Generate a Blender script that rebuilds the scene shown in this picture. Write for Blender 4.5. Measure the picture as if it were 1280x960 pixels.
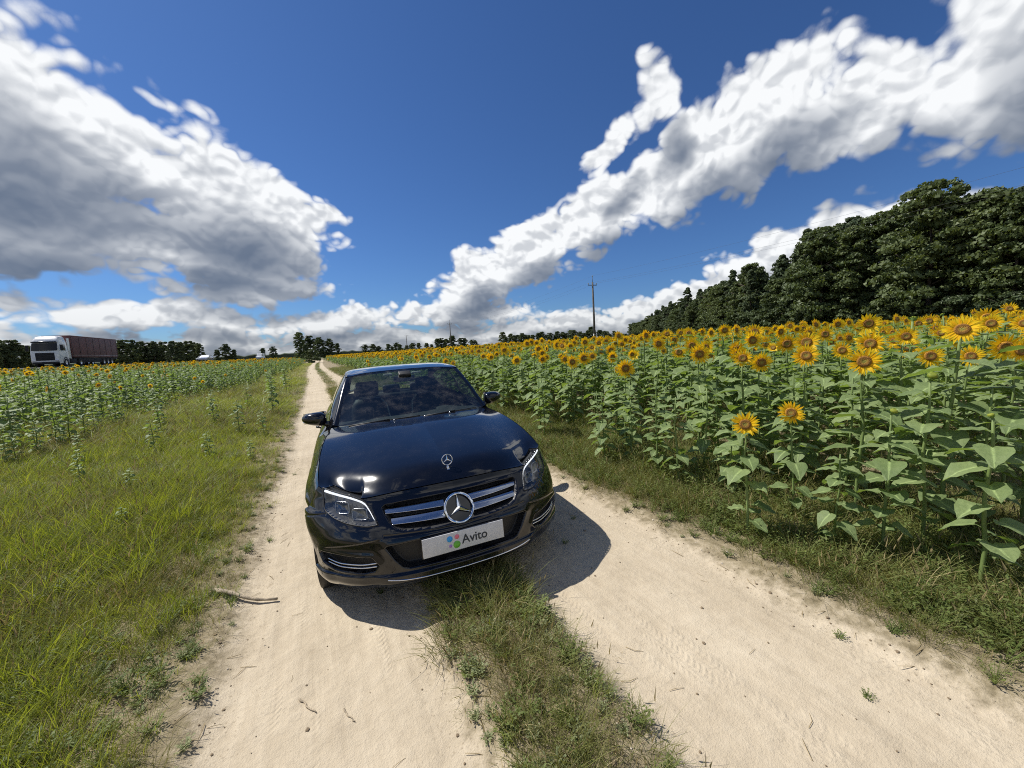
import bpy, bmesh, math, random
import numpy as np
from mathutils import Vector, Matrix, Euler, Quaternion

# ------------------------------------------------------------------ clear
for o in list(bpy.data.objects):
    bpy.data.objects.remove(o, do_unlink=True)
sc = bpy.context.scene
col = sc.collection
RAD = math.radians

# ------------------------------------------------------------------ camera
# world: +Y runs along the dirt track, X to the right of it, metres; camera stands in the left wheel track
CAM_H, CAM_YAW, CAM_PITCH, CAM_ROLL, CAM_F = 1.594, RAD(27.27), RAD(5.55), RAD(-2.68), 473.3
f0 = Vector((math.sin(CAM_YAW), math.cos(CAM_YAW), 0)); r0 = Vector((math.cos(CAM_YAW), -math.sin(CAM_YAW), 0)); u0 = Vector((0, 0, 1))
cf = f0*math.cos(CAM_PITCH) - u0*math.sin(CAM_PITCH)
cu = u0*math.cos(CAM_PITCH) + f0*math.sin(CAM_PITCH)
cr = r0*math.cos(CAM_ROLL) + cu*math.sin(CAM_ROLL)
cu = cu*math.cos(CAM_ROLL) - r0*math.sin(CAM_ROLL)
cam_data = bpy.data.cameras.new('camera')
cam_data.sensor_width = 36.0
cam_data.lens = CAM_F/1280*36.0
cam_data.clip_start = 0.05
cam_data.clip_end = 6000
cam = bpy.data.objects.new('camera', cam_data)
M = Matrix(((cr.x, cu.x, -cf.x, 0), (cr.y, cu.y, -cf.y, 0), (cr.z, cu.z, -cf.z, CAM_H), (0, 0, 0, 1)))
cam.matrix_world = M
col.objects.link(cam)
sc.camera = cam

# ------------------------------------------------------------------ light
SUN_AZ, SUN_EL = RAD(-43), RAD(53)          # azimuth from +Y towards +X
sd = Vector((math.sin(SUN_AZ)*math.cos(SUN_EL), math.cos(SUN_AZ)*math.cos(SUN_EL), math.sin(SUN_EL)))
sun_data = bpy.data.lights.new('sun', 'SUN')
sun_data.energy = 5.0
sun_data.angle = RAD(0.53)
sun_data.color = (1.0, 0.955, 0.88)
sun = bpy.data.objects.new('sun', sun_data)
sun.rotation_euler = (-sd).to_track_quat('-Z', 'Y').to_euler()
sun.location = sd*50
col.objects.link(sun)

sc.view_settings.view_transform = 'Standard'
sc.view_settings.look = 'None'
sc.view_settings.gamma = 1.0
sc.view_settings.use_curve_mapping = False
sc.view_settings.exposure = 0.2
sc.cycles.max_bounces = 10
sc.cycles.diffuse_bounces = 3
sc.cycles.glossy_bounces = 4
sc.cycles.transmission_bounces = 8
sc.cycles.transparent_max_bounces = 10
sc.cycles.caustics_reflective = False
sc.cycles.caustics_refractive = False
sc.cycles.pixel_filter_type = 'BLACKMAN_HARRIS'
sc.cycles.filter_width = 1.05
sc.cycles.use_adaptive_sampling = True
sc.cycles.adaptive_threshold = 0.012
sc.cycles.use_denoising = False
try:
    sc.cycles.denoiser = 'OPENIMAGEDENOISE'
    sc.cycles.denoising_input_passes = 'RGB_ALBEDO_NORMAL'
except Exception:
    pass

# ------------------------------------------------------------------ node expression helper
class X:
    """wraps a node socket (or a number) so that node maths can be written as arithmetic"""
    nt = None
    def __init__(s, v): s.v = v
    @staticmethod
    def m(op, *a, clamp=False):
        n = X.nt.nodes.new('ShaderNodeMath'); n.operation = op; n.use_clamp = clamp
        for i, q in enumerate(a): X.put(q, n.inputs[i])
        return X(n.outputs[0])
    @staticmethod
    def put(q, sock):
        v = q.v if isinstance(q, X) else q
        if isinstance(v, (int, float, tuple, list)): sock.default_value = v
        else: X.nt.links.new(v, sock)
    def __add__(s, o): return X.m('ADD', s, o)
    __radd__ = __add__
    def __sub__(s, o): return X.m('SUBTRACT', s, o)
    def __rsub__(s, o): return X.m('SUBTRACT', o, s)
    def __mul__(s, o): return X.m('MULTIPLY', s, o)
    __rmul__ = __mul__
    def __truediv__(s, o): return X.m('DIVIDE', s, o)
    def __rtruediv__(s, o): return X.m('DIVIDE', o, s)
    def __pow__(s, o): return X.m('POWER', s, o)
def xmax(a, b): return X.m('MAXIMUM', a, b)
def xmin(a, b): return X.m('MINIMUM', a, b)
def xsmax(a, b, k): return X.m('SMOOTH_MAX', a, b, k)
def xstep(a, lo, hi, t0=0.0, t1=1.0):
    n = X.nt.nodes.new('ShaderNodeMapRange'); n.interpolation_type = 'SMOOTHSTEP'
    X.put(a, n.inputs[0]); X.put(lo, n.inputs[1]); X.put(hi, n.inputs[2]); n.inputs[3].default_value = t0; n.inputs[4].default_value = t1
    return X(n.outputs[0])
def xlin(a, lo, hi, t0=0.0, t1=1.0):
    n = X.nt.nodes.new('ShaderNodeMapRange')
    X.put(a, n.inputs[0]); X.put(lo, n.inputs[1]); X.put(hi, n.inputs[2]); n.inputs[3].default_value = t0; n.inputs[4].default_value = t1
    return X(n.outputs[0])
def xvec(x, y, z):
    n = X.nt.nodes.new('ShaderNodeCombineXYZ')
    for i, q in enumerate((x, y, z)): X.put(q, n.inputs[i])
    return X(n.outputs[0])
def xsep(v):
    n = X.nt.nodes.new('ShaderNodeSeparateXYZ'); X.put(v, n.inputs[0])
    return X(n.outputs[0]), X(n.outputs[1]), X(n.outputs[2])
def xvm(op, a, b=None, scale=None):
    n = X.nt.nodes.new('ShaderNodeVectorMath'); n.operation = op
    X.put(a, n.inputs[0])
    if b is not None: X.put(b, n.inputs[1])
    if scale is not None: X.put(scale, n.inputs['Scale'])
    return X(n.outputs['Value'] if op in ('DOT_PRODUCT', 'LENGTH', 'DISTANCE') else n.outputs[0])
def xnoise(vec, scale, detail=4, rough=0.55, dist=0.0, color=False, lac=2.0):
    n = X.nt.nodes.new('ShaderNodeTexNoise'); n.noise_dimensions = '3D'
    X.put(vec, n.inputs['Vector']); n.inputs['Scale'].default_value = scale; n.inputs['Detail'].default_value = detail
    n.inputs['Roughness'].default_value = rough; n.inputs['Distortion'].default_value = dist; n.inputs['Lacunarity'].default_value = lac
    return X(n.outputs[1 if color else 0])
def xvoro(vec, scale, detail=0, rough=0.5, feature='F1', rand=1.0, out=0, smooth=None):
    n = X.nt.nodes.new('ShaderNodeTexVoronoi'); n.feature = feature
    X.put(vec, n.inputs['Vector']); n.inputs['Scale'].default_value = scale
    if 'Detail' in n.inputs: n.inputs['Detail'].default_value = detail; n.inputs['Roughness'].default_value = rough
    n.inputs['Randomness'].default_value = rand
    if smooth is not None and 'Smoothness' in n.inputs: n.inputs['Smoothness'].default_value = smooth
    return X(n.outputs[out])
def xmix(f, a, b, blend='MIX'):
    n = X.nt.nodes.new('ShaderNodeMix'); n.data_type = 'RGBA'; n.blend_type = blend
    X.put(f, n.inputs[0])
    for q, i in ((a, 6), (b, 7)):
        if isinstance(q, (tuple, list)) and len(q) == 3: q = (*q, 1)
        X.put(q, n.inputs[i])
    return X(n.outputs[2])
def xramp(f, stops):
    n = X.nt.nodes.new('ShaderNodeValToRGB'); X.put(f, n.inputs[0])
    e = n.color_ramp.elements
    while len(e) < len(stops): e.new(0.5)
    for i, (p, c) in enumerate(stops): e[i].position = p; e[i].color = (*c, 1)
    return X(n.outputs[0])

# ------------------------------------------------------------------ world: clear sky + cumulus (all in sky directions)
world = bpy.data.worlds.new('World'); sc.world = world; world.use_nodes = True
X.nt = world.node_tree; X.nt.nodes.clear()
SKY_STRENGTH = 0.1
sky = X.nt.nodes.new('ShaderNodeTexSky'); sky.sky_type = 'NISHITA'; sky.sun_disc = False
sky.sun_elevation = SUN_EL; sky.sun_rotation = SUN_AZ
sky.air_density = 1.0; sky.dust_density = 0.35; sky.ozone_density = 2.2; sky.altitude = 150
tc = X.nt.nodes.new('ShaderNodeTexCoord')
D = xvm('NORMALIZE', X(tc.outputs['Generated']))
# each cloud body: azimuth, elevation, half-width, half-height (degrees), tilt (degrees), weight
CLOUDS = [
 (-25, 21.5, 16, 9.0, -8, 1.1), (-7, 17.0, 12, 6.0, -20, 1.1), (-25, 13.5, 16, 5.5, 2, 1.1), (-9, 12.5, 11, 3.8, 0, 1.0), (-45, 20, 15, 10, 0, 1.0),
 (-6, 8.6, 9, 2.4, 4, .8), (-2, 11.4, 5, 1.5, 4, .6),
 (22, 9.4, 8, 4.2, 14, .95), (31, 13.4, 9, 4.2, 30, .95), (42, 17.8, 10, 4.8, 24, 1.0), (55, 22.0, 11, 6.4, 18, 1.05), (62, 26.3, 6.5, 4.6, 20, .85),
 (70, 21.8, 9, 4.8, 6, .95), (80, 22.0, 8.5, 8, 10, 1.0), (92, 25, 12, 8, 0, 1.0),
 (40.5, 25.0, 4.0, 2.2, 50, .8), (47.0, 29.6, 4.6, 2.6, 50, .8),
 (67, 8.6, 13, 4.6, 5, 1.0), (53, 5.6, 9, 2.4, 12, .85), (45, 4.6, 2.6, 1.4, 0, .75),
 (3.2, 17.2, 2.4, 1.2, 15, .5), (-12.5, 27.3, 1.6, .8, -20, .26),
 (20, 5.4, 11, 2.6, 4, .75), (3, 4.4, 12, 2.2, 0, .7), (-15, 5.2, 15, 1.9, -3, .7), (36, 3.6, 11, 2.2, 0, .7),
]
def new_group(name):
    g = bpy.data.node_groups.new(name, 'ShaderNodeTree')
    g.interface.new_socket(name='Vector', in_out='INPUT', socket_type='NodeSocketVector')
    g.interface.new_socket(name='Value', in_out='OUTPUT', socket_type='NodeSocketFloat')
    return g, g.nodes.new('NodeGroupInput').outputs[0], g.nodes.new('NodeGroupOutput').inputs[0]
def use_group(d, g):
    n = X.nt.nodes.new('ShaderNodeGroup'); n.node_tree = g; X.put(d, n.inputs[0])
    return X(n.outputs[0])
def cloud_coords(d):
    x, y, z = xsep(d)
    return x, y, z, xvm('SCALE', d, scale=1.0/(xmax(z, 0.0) + 0.95))
def make_shape_group():
    g, gi, go = new_group('cloud_shapes'); keep = X.nt; X.nt = g
    x, y, z, q = cloud_coords(X(gi))
    wx, wy, wz = xsep(xvm('SUBTRACT', xnoise(q, 6.0, 3, .55, color=True), (0.5, 0.5, 0.5)))
    el0 = X.m('ARCSINE', z)*57.29578
    damp = xlin(el0, 2, 22, .25, 1.0)
    az = X.m('ARCTAN2', x, y)*57.29578 + wx*damp*15.0
    el = el0 + wy*damp*10.0
    ae = xvec(az, el, 0.0)
    base = None
    for (a, e, ha, he, t, w) in CLOUDS:
        n = g.nodes.new('ShaderNodeMapping'); n.vector_type = 'TEXTURE'
        X.put(ae, n.inputs['Vector'])
        n.inputs['Location'].default_value = (a, e, 0); n.inputs['Rotation'].default_value = (0, 0, RAD(t))
        n.inputs['Scale'].default_value = (ha, he, 1)
        b = X.m('MULTIPLY_ADD', xvm('LENGTH', X(n.outputs[0])), -w, w)
        base = b if base is None else xsmax(base, b, 0.10)
    # cumulus over the rest of the sky, beyond the picture on both sides
    far = xstep(X.m('ABSOLUTE', az - 27.0), 62, 80)
    rest = (xnoise(q, 2.3, 2, .5) - 0.50)*4.0*far - (1.0 - far)
    base = xmax(xmax(base, rest), -0.7)
    # low banks of far cloud near the horizon all the way round
    hz = xnoise(xvm('MULTIPLY', q, (1, 1, 2.0)), 9.0, 4, .6)
    bank = (hz - 0.46)*1.6 + xlin(el0, 1.0, 7.5, .62, -.75)
    base = xsmax(base, bank, 0.1)
    X.put(base, go); X.nt = keep
    return g
def make_puff_group(name, det):
    g, gi, go = new_group(name); keep = X.nt; X.nt = g
    x, y, z, q = cloud_coords(X(gi))
    n1 = xnoise(q, 8.0, det, .58, .2)
    bil = None
    for sc_, w in ((10.5, .5), (24.0, .32), (54.0, .20))[:3 if det > 5 else 1]:
        t = X.m('ABSOLUTE', xnoise(xvm('ADD', q, (3.1, sc_, 1.7)), sc_, 0) - 0.5)*(2*w)
        bil = t if bil is None else bil + t
    X.put((n1 - 0.5)*1.35 + (bil - (0.18 if det > 5 else .09))*2.1, go); X.nt = keep
    return g
g_shape = make_shape_group(); g_puff = make_puff_group('cloud_puffs', 7); g_soft = make_puff_group('cloud_puffs_soft', 3)
PUFF = 0.58
B = use_group(D, g_shape); NN = use_group(D, g_puff)
F = X.m('MULTIPLY_ADD', NN, PUFF, B)
_, _, dz = xsep(D)
lift_ = xmin(xmax(dz, 0.0)*.34 + .022, .12)
Dup = xvm('NORMALIZE', xvm('ADD', D, xvec(sd.x*lift_*.45, F*1e-7 + lift_*(sd.y*.45), lift_)))
B2 = use_group(Dup, g_shape)
F2 = X.m('MULTIPLY_ADD', use_group(Dup, g_soft), PUFF, B2)
F3 = X.m('MULTIPLY_ADD', use_group(xvm('NORMALIZE', xvm('ADD', D, xvec(sd.x*.010, F2*1e-7 + sd.y*.010, .016))), g_puff), PUFF, B)
dens = xstep(F, -0.02, 0.26)
thick = xmax(F2, 0.0)*0.75 + xmax(B2, 0.0)*1.05
lit = X.m('EXPONENT', thick*-1.45)
small = xstep(F3 - F, -0.24, 0.24)              # finer relief: the side of each puff turned to the sun
lit = xmin(lit*(1.24 - small*0.62), 1.0)
ccol = xmix(lit, (0.092, 0.128, 0.195), (0.85, 0.865, 0.875))
_, _, dz = xsep(D)
cstr = xlin(xstep(dz, -0.01, 0.16), 0, 1, .80, 1.0)
ccol = xmix(1.0, ccol, xvec(cstr, cstr, cstr), 'MULTIPLY')
skyc = xmix(1.0, X(sky.outputs[0]), (SKY_STRENGTH*.33, SKY_STRENGTH*.515, SKY_STRENGTH*.79), 'MULTIPLY')
final = xmix(dens*.97, skyc, ccol)
bg = X.nt.nodes.new('ShaderNodeBackground'); X.put(final, bg.inputs['Color']); bg.inputs['Strength'].default_value = 1.0
wo = X.nt.nodes.new('ShaderNodeOutputWorld'); X.nt.links.new(bg.outputs[0], wo.inputs['Surface'])
try:
    world.cycles.sampling_method = 'NONE'
except Exception:
    pass

# ------------------------------------------------------------------ helpers: materials, meshes, things
MATS = {}
def mat(name, base=(.5, .5, .5), rough=.5, metal=0.0, coat=0.0, coat_rough=.03, spec=.5, emit=None, estr=0.0, build=None, trans=0.0):
    if name in MATS: return MATS[name]
    m = bpy.data.materials.new(name); m.use_nodes = True
    nt = m.node_tree; X.nt = nt
    b = nt.nodes['Principled BSDF']
    b.inputs['Base Color'].default_value = (*base, 1); b.inputs['Roughness'].default_value = rough
    b.inputs['Metallic'].default_value = metal; b.inputs['Coat Weight'].default_value = coat; b.inputs['Coat Roughness'].default_value = coat_rough
    b.inputs['Specular IOR Level'].default_value = spec
    if trans: b.inputs['Transmission Weight'].default_value = trans
    if emit: b.inputs['Emission Color'].default_value = (*emit, 1); b.inputs['Emission Strength'].default_value = estr
    if build: build(nt, b)
    MATS[name] = m
    return m
def objpos():
    return X(X.nt.nodes.new('ShaderNodeTexCoord').outputs['Object'])
def geopos():
    return X(X.nt.nodes.new('ShaderNodeNewGeometry').outputs['Position'])
def objrand():
    return X(X.nt.nodes.new('ShaderNodeObjectInfo').outputs['Random'])
def vary(nt, b, base, amount=.25, scale=8.0, rough=None, bump=0.0, bscale=60.0):
    p = objpos(); n = xnoise(p, scale, 4, .6)
    d = tuple(c*(1-amount) for c in base); l = tuple(min(1, c*(1+amount)) for c in base)
    X.put(xmix(xstep(n, .3, .7), d, l), b.inputs['Base Color'])
    if rough: X.put(xlin(n, .3, .7, rough[0], rough[1]), b.inputs['Roughness'])
    if bump:
        bn = nt.nodes.new('ShaderNodeBump'); bn.inputs['Strength'].default_value = bump; bn.inputs['Distance'].default_value = .01
        X.put(xnoise(p, bscale, 4, .6), bn.inputs['Height']); nt.links.new(bn.outputs[0], b.inputs['Normal'])
def vmat(name, base, rough=.6, amount=.2, scale=8.0, bump=0.0, bscale=60.0, **k):
    return mat(name, base, rough, build=lambda nt, b: vary(nt, b, base, amount, scale, None, bump, bscale), **k)

def mesh(name, V, F, m=None, smooth=True, mi=None):
    me = bpy.data.meshes.new(name)
    me.from_pydata([tuple(map(float, v)) for v in V], [], [tuple(int(i) for i in f) for f in F])
    if m is not None:
        for q in (m if isinstance(m, (list, tuple)) else [m]): me.materials.append(q)
    if mi is not None: me.polygons.foreach_set('material_index', np.asarray(mi, dtype=np.int32))
    if smooth: me.polygons.foreach_set('use_smooth', np.ones(len(me.polygons), dtype=bool))
    me.update()
    return me
def obj(name, me, parent=None, loc=None, rot=None):
    o = bpy.data.objects.new(name, me); col.objects.link(o)
    if parent is not None: o.parent = parent
    if loc is not None: o.location = loc
    if rot is not None: o.rotation_euler = rot
    return o
def tag(o, label=None, cat=None, group=None, kind=None):
    if label: o['label'] = label
    if cat: o['category'] = cat
    if group: o['group'] = group
    if kind: o['kind'] = kind
    return o
def empty(name, loc=(0, 0, 0), rot=(0, 0, 0)):
    o = bpy.data.objects.new(name, None); o.empty_display_size = .2; col.objects.link(o)
    o.location = loc; o.rotation_euler = rot
    return o
class MB:
    """collects vertices and faces"""
    def __init__(s): s.V = []; s.F = []; s.MI = []
    def add(s, V, F, mi=0):
        n = len(s.V); s.V.extend([tuple(map(float, v)) for v in V]); s.F.extend([tuple(int(i)+n for i in f) for f in F]); s.MI.extend([mi]*len(F))
        return s
    def grid(s, P, mi=0, flip=False, wrap=False):
        P = np.asarray(P, float); n, m = P.shape[:2]
        F = []
        for i in range(n-1):
            for j in range(m if wrap else m-1):
                a, b, c, d = i*m+j, i*m+(j+1) % m, (i+1)*m+(j+1) % m, (i+1)*m+j
                F.append((a, d, c, b) if flip else (a, b, c, d))
        return s.add(P.reshape(-1, 3), F, mi)
    def box(s, c, d, R=None, mi=0, bev=0.0):
        c = Vector(c); hx, hy, hz = d[0]/2, d[1]/2, d[2]/2
        if bev <= 0:
            V = [Vector((x*hx, y*hy, z*hz)) for z in (-1, 1) for y in (-1, 1) for x in (-1, 1)]
            F = [(0, 2, 3, 1), (4, 5, 7, 6), (0, 1, 5, 4), (2, 6, 7, 3), (0, 4, 6, 2), (1, 3, 7, 5)]
        else:
            bm = bmesh.new(); bmesh.ops.create_cube(bm, size=1)
            for v in bm.verts: v.co = Vector((v.co.x*d[0], v.co.y*d[1], v.co.z*d[2]))
            bmesh.ops.bevel(bm, geom=bm.edges[:], offset=bev, segments=2, affect='EDGES', profile=.6)
            bm.verts.index_update(); V = [v.co.copy() for v in bm.verts]; F = [[v.index for v in f.verts] for f in bm.faces]; bm.free()
        if R is not None: V = [R @ v for v in V]
        return s.add([v + c for v in V], F, mi)
    def tube(s, pts, rad, n=8, mi=0, cap=True, closed=False):
        pts = [Vector(p) for p in pts]; k = len(pts)
        if not hasattr(rad, '__len__'): rad = [rad]*k
        rings = []; pn = None
        for i, p in enumerate(pts):
            if closed: t = pts[(i+1) % k] - pts[i-1]
            else: t = pts[min(i+1, k-1)] - pts[max(i-1, 0)]
            t.normalize()
            if pn is None:
                u = t.cross(Vector((0, 0, 1)));
                if u.length < .1: u = t.cross(Vector((1, 0, 0)))
            else: u = pn - t*pn.dot(t)
            u.normalize(); pn = u; w = t.cross(u)
            rings.append([p + (u*math.cos(2*math.pi*j/n) + w*math.sin(2*math.pi*j/n))*rad[i] for j in range(n)])
        base = len(s.V)
        s.V.extend([tuple(v) for r in rings for v in r])
        for i in range(k if closed else k-1):
            for j in range(n):
                a = base+i*n+j; b = base+i*n+(j+1) % n; c = base+((i+1) % k)*n+(j+1) % n; d = base+((i+1) % k)*n+j
                s.F.append((a, b, c, d)); s.MI.append(mi)
        if cap and not closed:
            s.F.append(tuple(base+j for j in reversed(range(n)))); s.MI.append(mi)
            s.F.append(tuple(base+(k-1)*n+j for j in range(n))); s.MI.append(mi)
        return s
    def lathe(s, prof, n=24, M=None, mi=0, closed=False):
        """profile of (radius, height) round z"""
        P = []
        for r, h in prof:
            ring = [Vector((r*math.cos(2*math.pi*j/n), r*math.sin(2*math.pi*j/n), h)) for j in range(n)]
            P.append([tuple(M @ v) if M is not None else tuple(v) for v in ring])
        if closed: P.append(P[0])
        return s.grid(P, mi, wrap=True)
    def prism(s, poly, y0, y1, M=None, mi=0):
        """polygon in the local xz plane extruded along y"""
        n = len(poly)
        V = [Vector((x, y0, z)) for x, z in poly] + [Vector((x, y1, z)) for x, z in poly]
        if M is not None: V = [M @ v for v in V]
        F = [tuple(range(n)), tuple(reversed(range(n, 2*n)))] + [(i, n+i, n+(i+1) % n, (i+1) % n) for i in range(n)]
        return s.add(V, F, mi)
    def build(s, name, m, parent=None, smooth=True, **k):
        me = mesh(name, s.V, s.F, m, smooth, s.MI)
        return obj(name, me, parent, **k)
def autosmooth(o, ang=35):
    me = o.data
    try:
        me.set_sharp_from_angle(angle=RAD(ang))
    except Exception:
        pass
    return o
def pchip(xs, ys):
    xs = np.asarray(xs, float); ys = np.asarray(ys, float)
    h = np.diff(xs); dl = np.diff(ys)/h; d = np.zeros_like(ys)
    d[0], d[-1] = dl[0], dl[-1]
    for i in range(1, len(xs)-1):
        if dl[i-1]*dl[i] > 0:
            w1 = 2*h[i]+h[i-1]; w2 = h[i]+2*h[i-1]; d[i] = (w1+w2)/(w1/dl[i-1]+w2/dl[i])
    def f(x):
        x = np.clip(np.asarray(x, float), xs[0], xs[-1]); i = np.clip(np.searchsorted(xs, x)-1, 0, len(xs)-2)
        t = (x-xs[i])/h[i]; t2 = t*t; t3 = t2*t
        return (2*t3-3*t2+1)*ys[i] + (t3-2*t2+t)*h[i]*d[i] + (-2*t3+3*t2)*ys[i+1] + (t3-t2)*h[i]*d[i+1]
    return f
def spline(pts):
    """3D polyline through points by chord length, returns f(t in 0..1)"""
    P = np.asarray(pts, float); L = np.r_[0, np.cumsum(np.linalg.norm(np.diff(P, axis=0), axis=1))]; L /= L[-1]
    fs = [pchip(L, P[:, k]) for k in range(P.shape[1])]
    return lambda t: np.stack([f(t) for f in fs], -1)
def coons(cu0, cu1, cv0, cv1, nu, nv):
    """cu0(u) at v=0, cu1(u) at v=1, cv0(v) at u=0, cv1(v) at u=1"""
    u = np.linspace(0, 1, nu)[:, None, None]; v = np.linspace(0, 1, nv)[None, :, None]
    A0 = cu0(u[:, 0, 0])[:, None]; A1 = cu1(u[:, 0, 0])[:, None]; B0 = cv0(v[0, :, 0])[None]; B1 = cv1(v[0, :, 0])[None]
    c00, c10, c01, c11 = A0[0, 0], A0[-1, 0], A1[0, 0], A1[-1, 0]
    return (1-v)*A0 + v*A1 + (1-u)*B0 + u*B1 - ((1-u)*(1-v)*c00 + u*(1-v)*c10 + (1-u)*v*c01 + u*v*c11)
def sdf_poly(px, py, poly):
    """signed distance (negative inside) of points to a polygon"""
    px = np.asarray(px, float); py = np.asarray(py, float)
    d = np.full(px.shape, 1e9); inside = np.zeros(px.shape, bool); n = len(poly)
    for i in range(n):
        ax, ay = poly[i]; bx, by = poly[(i+1) % n]
        ex, ey = bx-ax, by-ay; t = np.clip(((px-ax)*ex+(py-ay)*ey)/(ex*ex+ey*ey+1e-12), 0, 1)
        d = np.minimum(d, np.hypot(px-ax-t*ex, py-ay-t*ey))
        c = ((ay > py) != (by > py)) & (px < (bx-ax)*(py-ay)/(by-ay+1e-12)+ax)
        inside ^= c
    return np.where(inside, -d, d)
def sstep(x, a, b):
    t = np.clip((x-a)/(b-a), 0, 1); return t*t*(3-2*t)

# ------------------------------------------------------------------ ground with the two wheel tracks
rng = np.random.default_rng(7)
def hash2(ix, iy, seed):
    h = (ix.astype(np.int64)*374761393 + iy.astype(np.int64)*668265263 + seed*69069) & 0xffffffff
    h = ((h ^ (h >> 13))*1274126177) & 0xffffffff
    return ((h ^ (h >> 16)) & 0xffff)/65535.0
def vnoise(x, y, seed=0, oct=3, gain=.5):
    x = np.asarray(x, float); y = np.asarray(y, float); out = np.zeros(np.broadcast(x, y).shape); amp = 1.0; tot = 0
    for o_ in range(oct):
        ix, iy = np.floor(x), np.floor(y); fx, fy = x-ix, y-iy; fx = fx*fx*(3-2*fx); fy = fy*fy*(3-2*fy)
        a, b, c, d = hash2(ix, iy, seed+o_), hash2(ix+1, iy, seed+o_), hash2(ix, iy+1, seed+o_), hash2(ix+1, iy+1, seed+o_)
        out += amp*((a*(1-fx)+b*fx)*(1-fy)+(c*(1-fx)+d*fx)*fy); tot += amp; amp *= gain; x = x*2.03+17; y = y*2.03+9
    return out/tot
road_dx = pchip([-50, 20, 40, 60, 90, 130, 400], [0, 0, -.25, -.45, -.2, .6, 6])
e_ll = pchip([-5, 2, 8, 20, 60, 400], [-.60, -.56, -.52, -.50, -.48, -.48])
e_lr = pchip([-5, 1, 3, 8, 20, 400], [.44, .47, .46, .42, .40, .40])
e_rl = pchip([-5, 1, 3, 8, 20, 400], [1.02, 1.10, 1.14, 1.08, .95, .92])
e_rr = pchip([-5, 1, 3, 6, 12, 24, 400], [2.30, 2.33, 2.36, 2.20, 1.80, 1.62, 1.60])
def track(x, y):
    """signed measure: > 0 on bare sand, metres to the edge"""
    x = x - road_dx(y) + .10*(vnoise(x*1.6, y*1.1, 3)-.5) + .06*(vnoise(x*6, y*5, 8)-.5)
    a = np.minimum(x-e_ll(y), e_lr(y)-x); b = np.minimum(x-e_rl(y), e_rr(y)-x)
    return np.maximum(a, b)
def ground_z(x, y):
    x = np.asarray(x, float); y = np.asarray(y, float)
    t = track(x, y); near = np.exp(-((np.hypot(x, y))/60.)**2)
    z = -.045*sstep(t, -.14, .10)*near
    z += near*(.035*(vnoise(x*.8, y*.5, 21)-.5) + .020*(vnoise(x*4, y*4, 22)-.5))*(1-.55*sstep(t, 0, .12))
    # lengthwise ruts pressed into the sand
    z += near*sstep(t, .02, .15)*(.010*(vnoise(x*9, y*.35, 23)-.5)+.006*(vnoise(x*22, y*.8, 24)-.5))
    z += .0223*(np.clip(x, -1.2, 2.6)-.745)*near + .045
    z += .012*np.clip(x-3, 0, 120) + .05*(1-np.exp(-np.maximum(0, -.6-x)/1.5))*near
    z += .6*(vnoise(x/60, y/60, 31)-.5)*sstep(np.hypot(x, y), 30, 120)
    return z
# wheels stand level with the sand: measured below
def lines(fine0, fine1, step, far, grow):
    a = list(np.arange(fine0, fine1+1e-6, step)); d = step
    while a[-1] < far: d *= grow; a.append(a[-1]+d)
    d = step; lo = [fine0]
    while lo[-1] > -far: d *= grow; lo.append(lo[-1]-d)
    return np.array(lo[:0:-1]+a)
gx = lines(-1.3, 3.2, .022, 2600, 1.16); gy = lines(-.2, 7.0, .03, 2600, 1.09)
GX, GY = np.meshgrid(gx, gy, indexing='ij')
GZ = ground_z(GX, GY)
n, m = GX.shape
me = bpy.data.meshes.new('ground')
co = np.stack([GX, GY, GZ], -1).reshape(-1, 3)
idx = np.arange(n*m).reshape(n, m)
quads = np.stack([idx[:-1, :-1], idx[1:, :-1], idx[1:, 1:], idx[:-1, 1:]], -1).reshape(-1, 4)
me.vertices.add(len(co)); me.vertices.foreach_set('co', co.astype(np.float32).ravel())
me.loops.add(quads.size); me.loops.foreach_set('vertex_index', quads.astype(np.int32).ravel())
me.polygons.add(len(quads)); me.polygons.foreach_set('loop_start', np.arange(0, quads.size, 4, dtype=np.int32)); me.polygons.foreach_set('loop_total', np.full(len(quads), 4, dtype=np.int32))
me.update(calc_edges=True)
me.polygons.foreach_set('use_smooth', np.ones(len(quads), dtype=bool))
at = me.attributes.new('sand', 'FLOAT', 'POINT'); at.data.foreach_set('value', np.clip(track(GX, GY), -2, 2).astype(np.float32).ravel())
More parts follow.
